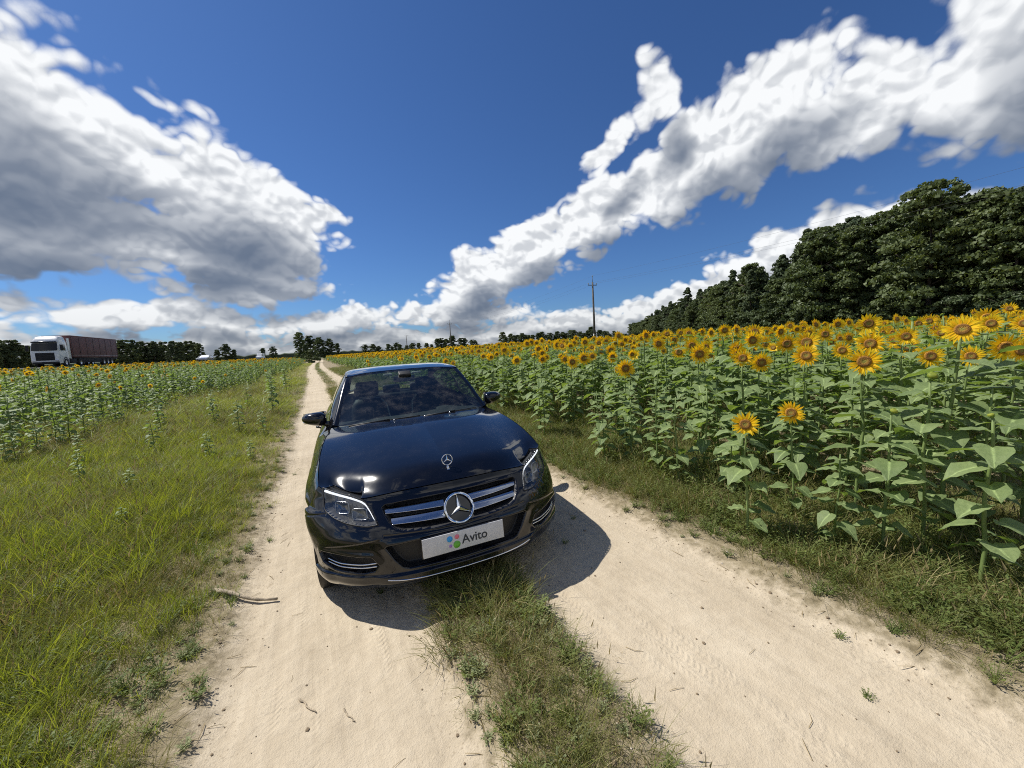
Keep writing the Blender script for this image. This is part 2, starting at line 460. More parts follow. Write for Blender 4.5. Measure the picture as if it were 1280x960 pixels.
def ground_nodes(nt, b):
    p = geopos(); a = nt.nodes.new('ShaderNodeAttribute'); a.attribute_name = 'sand'
    t = X(a.outputs['Fac'])
    px, py, pz = xsep(p)
    n1 = xnoise(p, 1.3, 5, .6); n2 = xnoise(p, 14, 5, .65); n3 = xnoise(p, 160, 3, .6)
    streak = xnoise(xvm('MULTIPLY', p, (1, .05, 1)), 26, 4, .6)
    mask = xstep(t + (n2-.5)*.30 + (n3-.5)*.05 + (n1-.5)*.25, -.13, .07)
    sandc = xramp(n1*.45 + n2*.30 + streak*.25, [(.30, (.370, .305, .215)), (.5, (.480, .405, .295)), (.70, (.580, .500, .375))])
    sandc = xmix(xstep(n3, .60, .74)*.35, sandc, (.24, .18, .12))
    # worn-in scuffs: darker crumbs near the edges of the tracks
    crumb = xstep(xvoro(p, 42, 0, .5), .10, .28)
    sandc = xmix((1.0-crumb)*xstep(t, .30, .02)*.5, sandc, (.20, .155, .10))
    soil = xramp(n2, [(.3, (.150, .122, .072)), (.5, (.250, .206, .128)), (.72, (.370, .310, .215))])
    X.put(xmix(mask, soil, sandc), b.inputs['Base Color'])
    b.inputs['Roughness'].default_value = .95; b.inputs['Specular IOR Level'].default_value = .15
    # tyre prints: fine lengthwise ribs and short cross bars
    wob = xnoise(p, 2.2, 2, .5)*.06
    rib = X.m('SINE', (px+wob)*260.0)*.5+.5
    bar = X.m('SINE', (py + X.m('ABSOLUTE', X.m('SINE', (px+wob)*38.0))*.03)*190.0)*.5+.5
    lane = xstep(xnoise(xvm('MULTIPLY', p, (1, .06, 1)), 5.5, 2, .5), .50, .60)
    h = n2*.65 + n3*.20 + streak*.16 + xnoise(p, 4.0, 3, .5)*.8 + (rib*.05+bar*.13)*lane*mask*xstep(n1, .42, .58)
    bn = nt.nodes.new('ShaderNodeBump'); bn.inputs['Strength'].default_value = .75; bn.inputs['Distance'].default_value = .022
    X.put(h, bn.inputs['Height']); nt.links.new(bn.outputs[0], b.inputs['Normal'])
me.materials.append(mat('ground_sand_and_soil', build=ground_nodes))
ground = obj('ground', me); tag(ground, kind='structure')
def gz(x, y): return float(ground_z(np.array(float(x)), np.array(float(y))))
# set the car down on its front and rear wheels
_w = []
for (lx, ly) in ((-.758, .80), (.762, .80), (-.758, 3.64), (.762, 3.64)):
    wx_ = CAR_X + lx*math.cos(CAR_YAW) + ly*math.sin(CAR_YAW) if 'CAR_X' in globals() else .745+lx*.997+ly*.0718
    wy_ = 2.184 + ly*.9974 - lx*.0718
    _w.append(gz(wx_, wy_) - .0223*lx)
CAR_Z = float(np.mean(_w)) - .006

# ------------------------------------------------------------------ highway on a low bank, far left
hw = [(-44.0, -40), (-38.0, 0), (-34.2, 34), (-30.2, 67.6), (-24.1, 118), (-19.4, 157), (-12, 221), (2, 320), (30, 480)]
hy = np.array([p[1] for p in hw], float); hxs = pchip(hy, [p[0] for p in hw]); hz_ = pchip([-40, 30, 70, 160, 300, 480], [1.6, 1.7, 1.75, 1.4, 1.0, .8])
rows = []; sides = []
for y in np.linspace(-40, 480, 120):
    x = float(hxs(y)); z = float(hz_(y))
    rows.append([(x-4.2, y, z), (x-3.9, y, z+.01), (x, y, z+.08), (x+3.9, y, z+.01), (x+4.2, y, z)])
    sides.append([(x-11, y, gz(x-11, y)-.1), (x-5.2, y, z-.08), (x+5.2, y, z-.08), (x+11, y, gz(x+11, y)-.1)])
M_asph = vmat('asphalt', (.055, .055, .057), .85, .25, 3, bump=.2, bscale=80)
M_bank = vmat('grassy_bank', (.060, .078, .020), .95, .4, 1.5, bump=.6, bscale=6)
b = MB(); b.grid(np.array(rows), 0, flip=True); hwy = b.build('highway', M_asph); tag(hwy, kind='structure')
b = MB(); b.grid(np.array(sides), 0, flip=True); bank = b.build('embankment', M_bank); tag(bank, kind='structure')
b = MB()
for y in np.arange(-38, 470, 9.0):
    x0, x1 = float(hxs(y)), float(hxs(y+3)); z0, z1 = float(hz_(y))+.086, float(hz_(y+3))+.086
    b.add([(x0-.07, y, z0), (x0+.07, y, z0), (x1+.07, y+3, z1), (x1-.07, y+3, z1)], [(0, 1, 2, 3)])
o = b.build('lane_marking', mat('road_paint', (.75, .75, .72), .7, build=lambda nt, b: vary(nt, b, (.75, .75, .72), .15, 10))); tag(o, kind='structure'); o.parent = hwy

# ------------------------------------------------------------------ the black saloon car (local: X to its left, Y rearwards from the bumper, Z up)
def paint_nodes(nt, b):
    p = objpos()
    dust = xnoise(p, 3.0, 5, .65); sp = xnoise(p, 240, 2, .5)
    X.put(xmix(xstep(dust, .45, .85)*.10, (.0026, .0032, .0062), (.10, .088, .07)), b.inputs['Base Color'])
    X.put(xlin(dust, .3, .8, .10, .24), b.inputs['Roughness'])
    X.put(xlin(dust, .3, .8, .012, .05), b.inputs['Coat Roughness'])
    bn = nt.nodes.new('ShaderNodeBump'); bn.inputs['Strength'].default_value = .012; bn.inputs['Distance'].default_value = .002
    X.put(xnoise(p, 90, 3, .5), bn.inputs['Height']); nt.links.new(bn.outputs[0], b.inputs['Normal'])
M_paint = mat('black_metallic_paint', (.004, .005, .010), .22, 0.0, coat=1.0, coat_rough=.02, spec=.12, build=paint_nodes)
M_black = vmat('black_plastic', (.012, .012, .013), .55, .3, 20)
M_gloss = mat('gloss_black', (.006, .006, .007), .08, coat=.5)
M_rubber = vmat('tyre_rubber', (.028, .027, .026), .85, .35, 14, bump=.3, bscale=80)
def chrome_nodes(nt, b):
    n = xnoise(objpos(), 30, 3, .6); X.put(xlin(n, .3, .8, .05, .16), b.inputs['Roughness'])
M_chrome = mat('chrome', (.78, .79, .80), .1, 1.0, build=chrome_nodes)
M_satin = mat('satin_metal', (.50, .52, .55), .20, 1.0)
M_alloy = vmat('alloy_rim', (.48, .49, .50), .32, .15, 12, metal=.9)
M_trim = vmat('dark_interior_trim', (.030, .029, .028), .7, .25, 30, bump=.15, bscale=250)
M_seat = vmat('dark_seat_leather', (.045, .042, .040), .55, .25, 16, bump=.15, bscale=150)
M_liner = vmat('headliner_cloth', (.30, .29, .27), .95, .1, 30)
M_pale = vmat('pale_seat_edge', (.55, .52, .46), .7, .1, 30)
M_plate = mat('plate_white', (.62, .62, .63), .38, coat=.25, build=lambda nt, b: vary(nt, b, (.62, .62, .63), .06, 18))
M_txt = mat('plate_ink', (.03, .035, .045), .5)
def flatcol(n, c): return mat(n, c, .5)
M_lampin = mat('lamp_reflector', (.35, .36, .37), .2, .9)
M_drl = mat('daylight_guide', (.85, .87, .9), .15, emit=(.92, .96, 1.0), estr=.9)
def glass_mat(name, tint, refl=1.0, ior=1.5, rough=0.0, dirt=0.0):
    m = bpy.data.materials.new(name); m.use_nodes = True; nt = m.node_tree; X.nt = nt; nt.nodes.clear()
    tr = nt.nodes.new('ShaderNodeBsdfTransparent'); tr.inputs[0].default_value = (*tint, 1)
    gl = nt.nodes.new('ShaderNodeBsdfGlossy'); gl.inputs['Roughness'].default_value = rough; gl.inputs['Color'].default_value = (refl, refl, refl, 1)
    ge = nt.nodes.new('ShaderNodeNewGeometry'); cs = X.m('ABSOLUTE', xvm('DOT_PRODUCT', X(ge.outputs['Incoming']), X(ge.outputs['Normal'])))
    r0_ = ((ior-1)/(ior+1))**2*1.6; fr = X.m('POWER', 1.0-cs, 5.0)*(1-r0_) + r0_
    mx = nt.nodes.new('ShaderNodeMixShader'); X.put(fr, mx.inputs[0]); nt.links.new(tr.outputs[0], mx.inputs[1]); nt.links.new(gl.outputs[0], mx.inputs[2])
    out = nt.nodes.new('ShaderNodeOutputMaterial'); last = mx.outputs[0]
    if dirt:
        df = nt.nodes.new('ShaderNodeBsdfDiffuse'); df.inputs[0].default_value = (.5, .48, .45, 1)
        m2 = nt.nodes.new('ShaderNodeMixShader'); n = xnoise(objpos(), 7, 6, .7)
        X.put(xstep(n, .42, .85)*dirt, m2.inputs[0]); nt.links.new(last, m2.inputs[1]); nt.links.new(df.outputs[0], m2.inputs[2]); last = m2.outputs[0]
    nt.links.new(last, out.inputs[0])
    MATS[name] = m
    return m
M_glass = glass_mat('windscreen_glass', (.54, .63, .62), 1.0, 1.52, 0.0, .10)
M_sglass = glass_mat('tinted_side_glass', (.40, .46, .45), 1.0, 1.52)
M_lens = glass_mat('clear_lamp_lens', (.93, .94, .95), 1.0, 1.5)

CAR_X, CAR_Y, CAR_YAW, CAR_TILT = 0.745, 2.184, RAD(4.118), 0.0223
car = empty('saloon_car', (CAR_X, CAR_Y, CAR_Z), (0, -CAR_TILT, -CAR_YAW))
tag(car, 'black four-door saloon car parked facing the camera on the dirt track', 'car')

# ---- front sheet: plan outline A(s), C(s) swept over the height
_pl = np.array([(0, 0), (.2, .007), (.4, .033), (.5, .062), (.6, .108), (.69, .168), (.75, .220), (.803, .28), (.848, .35), (.878, .43), (.895, .53), (.904, .66), (.908, .80)])
_L = np.r_[0, np.cumsum(np.linalg.norm(np.diff(_pl, axis=0), axis=1))]
plA, plC = pchip(_L, _pl[:, 0]), pchip(_L, _pl[:, 1])
_sd = np.linspace(0, _L[-1], 600); _Cd = plC(_sd); _Ad = plA(_sd)
s_of_C = lambda c: np.interp(c, _Cd, _sd)
s_of_A = lambda a: np.interp(a, _Ad, _sd)
prof = pchip([.16, .20, .24, .30, .40, .48, .54, .60, .65, .69, .745, .80], [.060, .022, .002, .004, .010, .016, .042, .086, .134, .170, .200, .255])
Vz = pchip([.16, .26, .45, .62, .80], [.95, .985, 1.0, 1.004, .995])
AX, AR, AZ = .80, .362, .325                      # front wheel arch
def x_end(z):
    z = np.asarray(z, float)
    arch = AX - np.sqrt(np.maximum(AR**2-(z-AZ)**2, 1e-6))
    x = np.where(z <= AZ, AX-AR, arch)
    x60 = AX - math.sqrt(AR**2-(.60-AZ)**2)
    return np.where(z > .60, x60 + (.518-x60)*(z-.60)/.16, x)
def front_pt(s, z, off=0.0):
    """point of the front skin; off pushes it inwards"""
    A, C = plA(s), plC(s); e = 1e-3
    dA, dC = plA(s+e)-plA(s-e), plC(s+e)-plC(s-e); n = np.hypot(dA, dC)+1e-9
    a = A*Vz(z) - off*dC/n; x = prof(z)+C + off*dA/n
    return np.stack([a, x, z+0*a], -1)
def s_end(z): return s_of_C(x_end(z)-prof(z))
zt_k = pchip([0, .25, .45, .55, .64, .75, .86, 1.0], [.730, .728, .718, .708, .704, .720, .740, .760])
def apoly(pts): return [(float(s_of_A(a/float(Vz(z)))), z) for a, z in pts]
grille_poly = apoly([(-.01, .672), (.30, .672), (.435, .668), (.458, .655), (.448, .62), (.425, .575), (.395, .543), (.35, .526), (.2, .513), (-.01, .508)])
grille_poly[0] = (-.02, .672); grille_poly[-1] = (-.02, .508)
low_poly = apoly([(0, .468), (.28, .468), (.452, .462), (.466, .450), (.42, .372), (.375, .318), (.34, .306), (0, .300)])
low_poly[0] = (-.02, .468); low_poly[-1] = (-.02, .300)
fog_poly = apoly([(.505, .352), (.545, .398), (.82, .418), (.832, .400), (.815, .350), (.76, .312), (.60, .298), (.535, .312)])
lamp_lo = pchip([s_of_A(.488), s_of_A(.54), s_of_A(.62), s_of_A(.69), s_of_A(.755), s_of_A(.787), .862], [.578, .574, .582, .598, .626, .662, .750])
lamp_hi = pchip([s_of_A(.488), s_of_A(.505), s_of_A(.525), s_of_A(.55), s_of_A(.60), s_of_A(.70), .862], [.580, .618, .658, .692, .716, .742, .760])
LS0, LS1 = float(s_of_A(.488)), .862
_ls = np.linspace(LS0, LS1, 26)
lamp_poly = [(float(a), float(lamp_lo(a))) for a in _ls] + [(float(a), float(lamp_hi(a))) for a in _ls[::-1]]

def front_sheet():
    nk, nr = 230, 130
    k = np.linspace(0, 1, nk)[:, None]; r = np.linspace(0, 1, nr)[None, :]
    zb = .185 + .012*k; zt = zt_k(k); z = zb + (zt-zb)*r
    s = k*s_end(z)
    sg, sl, sf, sh = (sdf_poly(s, z, p) for p in (grille_poly, low_poly, fog_poly, lamp_poly))
    off = .075*sstep(-sg, 0, .016) + .06*sstep(-sl, 0, .014) + .045*sstep(-sf, 0, .012) + .075*sstep(-sh, -.002, .010)
    rim = lambda d, w, h: h*np.exp(-(np.maximum(d, 0)/w)**2)
    off -= rim(sf, .028, .010)*(sf > -.004) + rim(sl, .02, .004)*(sl > -.004)
    off -= .020*sstep(.290-z, 0, .012)*sstep(z-.19, 0, .05)*(1-sstep(s, .45, .62)) + .014*sstep(.292-z, 0, .014)*sstep(s, .5, .66)
    off += .006*np.exp(-((z-.497-(s*.04))/.006)**2)*(s < .47)      # seam under the grille
    zc_ = .512-.16*(s-.46); off += .011*sstep(zc_-z, 0, .007)*sstep(s, .47, .58)*(1-sstep(s, .82, .92))   # crease below the lamps
    seam = z - (.63+(s-.80)*-.14); off += .006*np.exp(-(seam/.004)**2)*(s > .84)
    P = front_pt(s, z, off)
    ctr = lambda q: (q[:-1, :-1]+q[1:, :-1]+q[:-1, 1:]+q[1:, 1:])/4
    blk = (ctr(sg) < -.004) | (ctr(sl) < -.004) | (ctr(sf) < -.004) | (ctr(sh) < 0.0)
    return P, blk
P, blk = front_sheet()
mb = MB()
for sx in (1, -1):
    Q = P.copy()
    if sx < 0:   # bumper corner hanging loose on the car's right
        loose = sstep(Q[..., 1], .33, .52)*sstep(Q[..., 2], .30, .60)*(1-sstep(Q[..., 2], .622, .632))
        Q[..., 0] += .030*loose; Q[..., 2] -= .006*loose
    Q[..., 0] *= sx
    n0 = len(mb.F); mb.grid(Q, 0, flip=(sx > 0))
    for i, b_ in enumerate(blk.reshape(-1)): mb.MI[n0+i] = 1 if b_ else 0
# closing underside of the bumper
ub = P[:, 0, :]
for sx in (1, -1):
    lo = ub.copy(); lo[:, 0] *= sx; hi = lo.copy(); hi[:, 1] = np.maximum(hi[:, 1], .45); hi[:, 2] = .20
    mb.grid(np.stack([lo, hi], 0), 1)
bumper = mb.build('front_bumper', [M_paint, M_black], car)

# ---- hood
top = P[:, -1, :]
hf_pts = top + np.array([0, .003, .005])
tt = np.linspace(0, 1, len(hf_pts))
HF = lambda u: np.stack([np.interp(u, tt, hf_pts[:, k]) for k in range(3)], -1)
f_end = hf_pts[-1]; f_mid = hf_pts[0]
ho_pts = [tuple(f_end), (.818, .62, .800), (.820, .80, .845), (.808, 1.1, .900), (.788, 1.3, .928), (.757, 1.573, .953)]
HO = spline(ho_pts)
HC = spline([tuple(f_mid), (0, .216, .750), (0, .25, .768), (0, .30, .790), (0, .40, .817), (0, .6, .857), (0, .9, .908), (0, 1.2, .957), (0, 1.375, .984)])
HR = spline([(0, 1.375, .984), (.3, 1.40, .981), (.55, 1.465, .972), (.757, 1.573, .953)])
# reparametrise the side curves so that rows run across the car
tw = np.linspace(0, 1, 400)
def by_row(f):
    q = f(tw); w = np.cumsum(np.r_[0, np.linalg.norm(np.diff(q, axis=0), axis=1)]); w /= w[-1]
    return lambda v: np.stack([np.interp(v**1.25, w, q[:, k]) for k in range(3)], -1)
_u = np.linspace(0, 1, 120); _raw = HF(_u)
_w = np.ones(120); _w[0] = _w[-1] = 60
_fit = np.stack([np.polyval(np.polyfit(_u, _raw[:, k], 4, w=_w), _u) for k in range(3)], -1)
_fit[0] = _raw[0]; _fit[-1] = _raw[-1]
HFs = lambda u: np.stack([np.interp(u, _u, _fit[:, k]) for k in range(3)], -1)
H = coons(HFs, HR, by_row(HC), by_row(HO), 120, 120)
H += (_raw-_fit)[:, None, :]*((1-np.linspace(0, 1, 120))**22)[None, :, None]
u = np.linspace(0, 1, 120)[:, None]; v = np.linspace(0, 1, 120)[None, :]
uc = .50 + .40*v
qd_ = (1-(u/uc)**2); dome = (qd_ + np.sqrt(qd_**2+.030))/2 - .007
H[..., 2] += (.020*dome*sstep(v, .0, .22)*(1-sstep(v, .8, 1.0)*.85)) + .022*np.sin(np.pi*np.clip((u-.0)/1.0, 0, 1))*sstep(v, 0, .25)*(1-sstep(v, .75, 1.0))
mb = MB()
for sx in (1, -1):
    Q = H.copy(); Q[..., 0] *= sx; mb.grid(Q, 0, flip=(sx < 0))
    lip = np.stack([Q[:, 0], Q[:, 0]+np.array([0, .03, -.012])], 1); mb.grid(lip, 0, flip=(sx > 0))
    lip = np.stack([Q[-1], Q[-1]+np.array([-.012*sx, 0, -.03])], 0); mb.grid(lip, 0, flip=(sx < 0))
hood = mb.build('hood', M_paint, car)
bm = bmesh.new(); bm.from_mesh(hood.data); bmesh.ops.remove_doubles(bm, verts=bm.verts, dist=.0004); bm.to_mesh(hood.data); bm.free(); autosmooth(hood, 40)

# ---- sides
Wm = pchip([.5, .62, .8, 1.1, 1.6, 2.6, 3.4, 3.75, 4.2, 4.5, 4.62], [.888, .898, .904, .906, .906, .905, .902, .898, .865, .800, .72])
zbelt = pchip([.518, .62, .80, 1.1, 1.3, 1.573, 2.0, 3.0, 3.7, 4.1, 4.62], [.765, .800, .845, .900, .928, .953, .965, .985, 1.0, 1.005, .965])
abelt = pchip([.518, .62, .80, 1.1, 1.3, 1.573, 1.68, 1.85, 2.4, 3.2, 3.8, 4.2, 4.62], [.812, .823, .825, .813, .793, .763, .785, .797, .80, .79, .765, .73, .60])
RX = 3.64
def zlow(x):
    x = np.asarray(x, float); z = np.full(x.shape, .20)
    for ax in (AX, RX):
        w = np.abs(x-ax) < AR
        z = np.where(w, AZ + np.sqrt(np.maximum(AR**2-(x-ax)**2, 0)), z)
    return z
def side_pt(x, z):
    zb_, ab_ = zbelt(x), abelt(x); zs = zb_ - .15
    w = Wm(x)*Vz(np.minimum(z, .7))
    w = w - .010*np.exp(-((z-(zs-.02))/.05)**2)*(x > 1.0) + .006*np.exp(-((z-zs-.02)/.018)**2)
    t = np.clip((z-zs)/(zb_-zs), 0, 1)
    flare = .012*np.exp(-((np.hypot(x-AX, z-AZ)-AR)/.05)**2) + .012*np.exp(-((np.hypot(x-RX, z-AZ)-AR)/.05)**2)
    return w + flare + (ab_-w)*t**1.8
xs = sorted(set([round(q, 4) for q in np.linspace(.62, 4.58, 150)] + [AX+AR*math.cos(t)*.9999 for t in np.linspace(0, math.pi, 34) if AX+AR*math.cos(t) > .62] + [RX+AR*math.cos(t)*.9999 for t in np.linspace(0, math.pi, 34)]))
cols = []
nt_ = 44
r = np.linspace(0, 1, nt_)
z0 = np.linspace(.60, .76, nt_); e0 = front_pt(s_end(z0), z0); cols.append(e0)
for x in xs:
    def column(zl):
        z = zl + (float(zbelt(x))-zl)*r
        return np.stack([side_pt(x, z), np.full(nt_, x), z], -1)
    for ax in (AX, RX):
        if abs(x-(ax-AR*.9999)) < 1e-3: cols.append(column(.20))
    cols.append(column(float(zlow(np.array(x)))))
    for ax in (AX, RX):
        if abs(x-(ax+AR*.9999)) < 1e-3: cols.append(column(.20))
S = np.array(cols)
def gap(o_): return None
DOORX = (1.60, 2.72, 3.62)
for sx, nm in ((1, 'body_side'), (-1, 'body_side')):
    mb = MB(); Q = S.copy()
    g = np.zeros(S.shape[:2])
    for dx in DOORX[:2]: g += .006*np.exp(-((S[..., 1]-dx)/.006)**2)
    Q[..., 0] -= g
    Q[..., 0] *= sx
    mb.grid(Q, 0, flip=(sx < 0))
    # wheel arch lips turned inwards
    low = Q[:, 0]; inn = low.copy(); inn[:, 0] -= sx*.10
    mb.grid(np.stack([low, inn], 1), 1, flip=(sx > 0))
    body = mb.build(nm, [M_paint, M_black], car)
    # door handles
    for hx in (2.45, 3.35):
        h = MB(); hz = float(zbelt(hx))-.13; ha = float(side_pt(hx, hz))
        h.tube([(sx*(ha+.005), hx-.10, hz), (sx*(ha+.035), hx-.07, hz+.003), (sx*(ha+.038), hx+.05, hz+.004), (sx*(ha+.006), hx+.09, hz)], [.010, .013, .013, .010], 8)
        h.build('door_handle', M_paint, car)
# ---- rear end
zr = np.linspace(.20, .965, 40)
ex = S[-1]
mb = MB()
rear = []
for j, z in enumerate(zr):
    a0 = float(np.interp(z, ex[:, 2], ex[:, 0])); t = np.linspace(-1, 1, 61)
    bulge = .11*(1-np.abs(t)**2.6)*(1-.25*((z-.55)/.4)**2)
    rear.append(np.stack([a0*t, 4.58+bulge, np.full(61, z)], -1))
mb.grid(np.array(rear), 0)
mb.build('rear_bumper', M_paint, car)
for sx in (1, -1):
    h = MB(); h.box((sx*.60, 4.64, .80), (.30, .06, .13), bev=.02); h.build('tail_light', mat('tail_light_red', (.30, .01, .01), .15, coat=1.0), car)
# ---- greenhouse
RAIL = spline([(.752, 1.60, .966), (.700, 1.78, 1.110), (.650, 1.96, 1.255), (.610, 2.12, 1.360), (.602, 2.3, 1.392), (.602, 2.6, 1.402), (.596, 2.9, 1.392), (.585, 3.2, 1.352), (.572, 3.5, 1.262), (.585, 3.8, 1.135), (.62, 4.05, 1.02)])
rt = RAIL(np.linspace(0, 1, 200))
WTOP = [(0, 2.185, 1.408), (.25, 2.165, 1.405), (.42, 2.13, 1.397), (.548, 2.085, 1.380)]
WBOT = [(0, 1.385, .990), (.3, 1.41, .986), (.55, 1.475, .976), (.70, 1.568, .962)]
ws = coons(spline(WBOT), spline(WTOP), spline([WBOT[0], (0, 1.79, 1.222), WTOP[0]]), spline([WBOT[-1], (.632, 1.822, 1.182), WTOP[-1]]), 30, 30)
mb = MB()
for sx in (1, -1):
    Q = ws.copy(); Q[..., 0] *= sx; mb.grid(Q, 0, flip=(sx < 0))
windshield = mb.build('windshield', M_glass, car)
bm = bmesh.new(); bm.from_mesh(windshield.data); bmesh.ops.remove_doubles(bm, verts=bm.verts, dist=.0004); bm.to_mesh(windshield.data); bm.free()
# black band round the glass, A pillars
for sx in (1, -1):
    n = 40; t = np.linspace(0, 1, n)
    inner = spline([WBOT[-1], (.632, 1.822, 1.182), WTOP[-1]])(t)
    rl = np.stack([np.interp(np.linspace(rt[0, 1], 2.14, n), rt[:, 1], rt[:, k]) for k in range(3)], -1)
    band = inner + (rl-inner)*.30 + np.array([0, -.006, .006])
    mid = inner*.35+rl*.65 + np.array([.010, -.012, .016])
    A = np.stack([inner+np.array([0, 0, .001]), band, mid, rl], 1); A[..., 0] *= sx
    mb = MB(); mb.grid(A, 0, flip=(sx > 0))
    for i in range(len(mb.MI)):
        if i % 3 == 0: mb.MI[i] = 1
    mb.build('windshield_pillar', [M_paint, M_gloss], car)
# roof
xr = np.linspace(2.06, 3.36, 50)
Zc = pchip([2.06, 2.185, 2.4, 2.7, 3.0, 3.36], [1.395, 1.412, 1.438, 1.446, 1.432, 1.385])
roof = []
for x in xr:
    ra = np.interp(x, rt[:, 1], rt[:, 0]); rz = np.interp(x, rt[:, 1], rt[:, 2])
    t = np.linspace(-1, 1, 45); y = np.sin(t*math.pi/2)*ra
    roof.append(np.stack([y, np.full(45, x) + 0*y, rz + (Zc(x)-rz)*(1-np.abs(t)**2.6)], -1))
roof = np.array(roof)
# front edge follows the top of the windscreen
wt = spline(WTOP)(np.linspace(0, 1, 60))
for j in range(45):
    a = min(abs(roof[0, j, 0]), .548); xx = np.interp(a, wt[:, 0], wt[:, 1]); zz = np.interp(a, wt[:, 0], wt[:, 2])
    k = np.linspace(1, 0, 10)[:, None]
    d = np.array([0, xx+.004, zz+.004]) - np.array([0, roof[0, j, 1], roof[0, j, 2]])
    if abs(roof[0, j, 0]) < .60: roof[:10, j] += k*d
mb = MB(); mb.grid(roof, 0, flip=True); mb.grid(roof[2:, 2:-2]-np.array([0, 0, .03]), 1)
mb.build('roof', [M_paint, M_liner], car)
# rear window
rw = coons(spline([(0, 3.30, 1.390), (.50, 3.33, 1.345)]), spline([(0, 4.02, 1.075), (.58, 3.95, 1.065)]), spline([(0, 3.30, 1.390), (0, 3.68, 1.262), (0, 4.02, 1.075)]), spline([(.50, 3.33, 1.345), (.55, 3.66, 1.205), (.58, 3.95, 1.065)]), 14, 20)
mb = MB()
for sx in (1, -1):
    Q = rw.copy(); Q[..., 0] *= sx; mb.grid(Q, 0, flip=(sx < 0))
mb.build('rear_window', M_sglass, car)
# trunk lid and C pillars
tl = coons(spline([(0, 4.0, 1.085), (.60, 3.94, 1.065), (.72, 3.9, 1.0)]), spline([(0, 4.66, 1.03), (.50, 4.6, 1.0), (.62, 4.57, .965)]), spline([(0, 4.0, 1.085), (0, 4.4, 1.065), (0, 4.66, 1.03)]), spline([(.72, 3.9, 1.0), (.73, 4.2, 1.005), (.62, 4.57, .965)]), 14, 14)
mb = MB()
for sx in (1, -1):
    Q = tl.copy(); Q[..., 0] *= sx; mb.grid(Q, 0, flip=(sx < 0))
    ins = spline([(.50, 3.33, 1.345), (.55, 3.66, 1.205), (.58, 3.95, 1.065)])(np.linspace(0, 1, 12))
    out = np.stack([np.interp(np.linspace(3.3, 4.0, 12), rt[:, 1], rt[:, k]) for k in range(3)], -1)
    A = np.stack([ins, out], 1); A[..., 0] *= sx; mb.grid(A, 0, flip=(sx > 0))
mb.build('trunk_lid', M_paint, car)
# side windows and their frames
xg = np.linspace(1.60, 4.03, 90); tg = np.linspace(0, 1, 18)
SG = []
for x in xg:
    ra = np.interp(x, rt[:, 1], rt[:, 0]); rz = np.interp(x, rt[:, 1], rt[:, 2]); ba, bz = float(abelt(x)), float(zbelt(x))
    bz = min(bz, rz-.001)
    bow = .028*np.sin(math.pi*tg)*min(1, (rz-bz)/.3)
    SG.append(np.stack([ba+(ra-ba)*tg + bow, np.full(18, x), bz+(rz-bz)*tg], -1))
SG = np.array(SG)
for sx in (1, -1):
    frame = MB(); wins = {0: MB(), 1: MB()}
    Q = SG.copy(); Q[..., 0] *= sx
    fl = Q.reshape(-1, 3); m = 18
    sets = {'f': [], 0: [], 1: []}
    for i in range(len(xg)-1):
        for j in range(m-1):
            c = (SG[i, j]+SG[i+1, j+1])/2; hgt = np.interp(c[1], rt[:, 1], rt[:, 2])-float(zbelt(c[1]))
            f = (i*m+j, (i+1)*m+j, (i+1)*m+j+1, i*m+j+1)
            up_ = c[2] < np.interp(c[1], rt[:, 1], rt[:, 2])-.035 and hgt > .06 and j >= 1
            if up_ and 1.80 < c[1] < 2.70: sets[0].append(f)
            elif up_ and 2.78 < c[1] < 3.62: sets[1].append(f)
            else: sets['f'].append(f)
    def sub(fs, name, m_):
        ids = sorted({i for f in fs for i in f}); mp = {q: k for k, q in enumerate(ids)}
        b = MB(); b.add([fl[i] for i in ids], [tuple(mp[i] for i in f) for f in fs]); b.build(name, m_, car)
    sub(sets['f'], 'window_frame', M_gloss); sub(sets[0], 'side_window', M_sglass); sub(sets[1], 'side_window', M_sglass)
# cowl below the glass, wipers, washer jets
mb = MB()
for sx in (1, -1):
    a = HR(np.linspace(0, 1, 24)) + np.array([0, .004, -.018]); b = spline(WBOT)(np.linspace(0, 1, 24)) + np.array([0, .01, -.004])
    A = np.stack([a, b], 1); A[..., 0] *= sx; mb.grid(A, 0, flip=(sx < 0))
mb.build('cowl', M_black, car)
def wiper(x0, x1, lift):
    w = MB(); n = 14
    pts = []
    for t in np.linspace(0, 1, n):
        xx = x0+(x1-x0)*t; a = abs(xx)
        wb = spline(WBOT)(np.linspace(0, 1, 60)); yy = np.interp(a, wb[:, 0], wb[:, 1]); zz = np.interp(a, wb[:, 0], wb[:, 2])
        h = .002 + lift*t; pts.append((xx, yy-.006+h*.8, zz-.004+h*.5))
    w.tube(pts, .005, 6)
    a0 = Vector(pts[n//2]); w.tube([(x0-.03*np.sign(x1-x0), pts[0][1]-.02, pts[0][2]-.004), tuple(a0+Vector((0, -.004, .006)))], [.008, .005], 6)
    w.build('wiper', M_black, car)
wiper(-.58, .02, .012); wiper(.08, .62, .020)
for xx in (-.22, .06, .30):
    w = MB(); w.tube([(xx, 1.372, .976), (xx, 1.366, .986), (xx, 1.356, .989)], [.010, .010, .005], 8); w.build('washer_jet', M_satin, car)

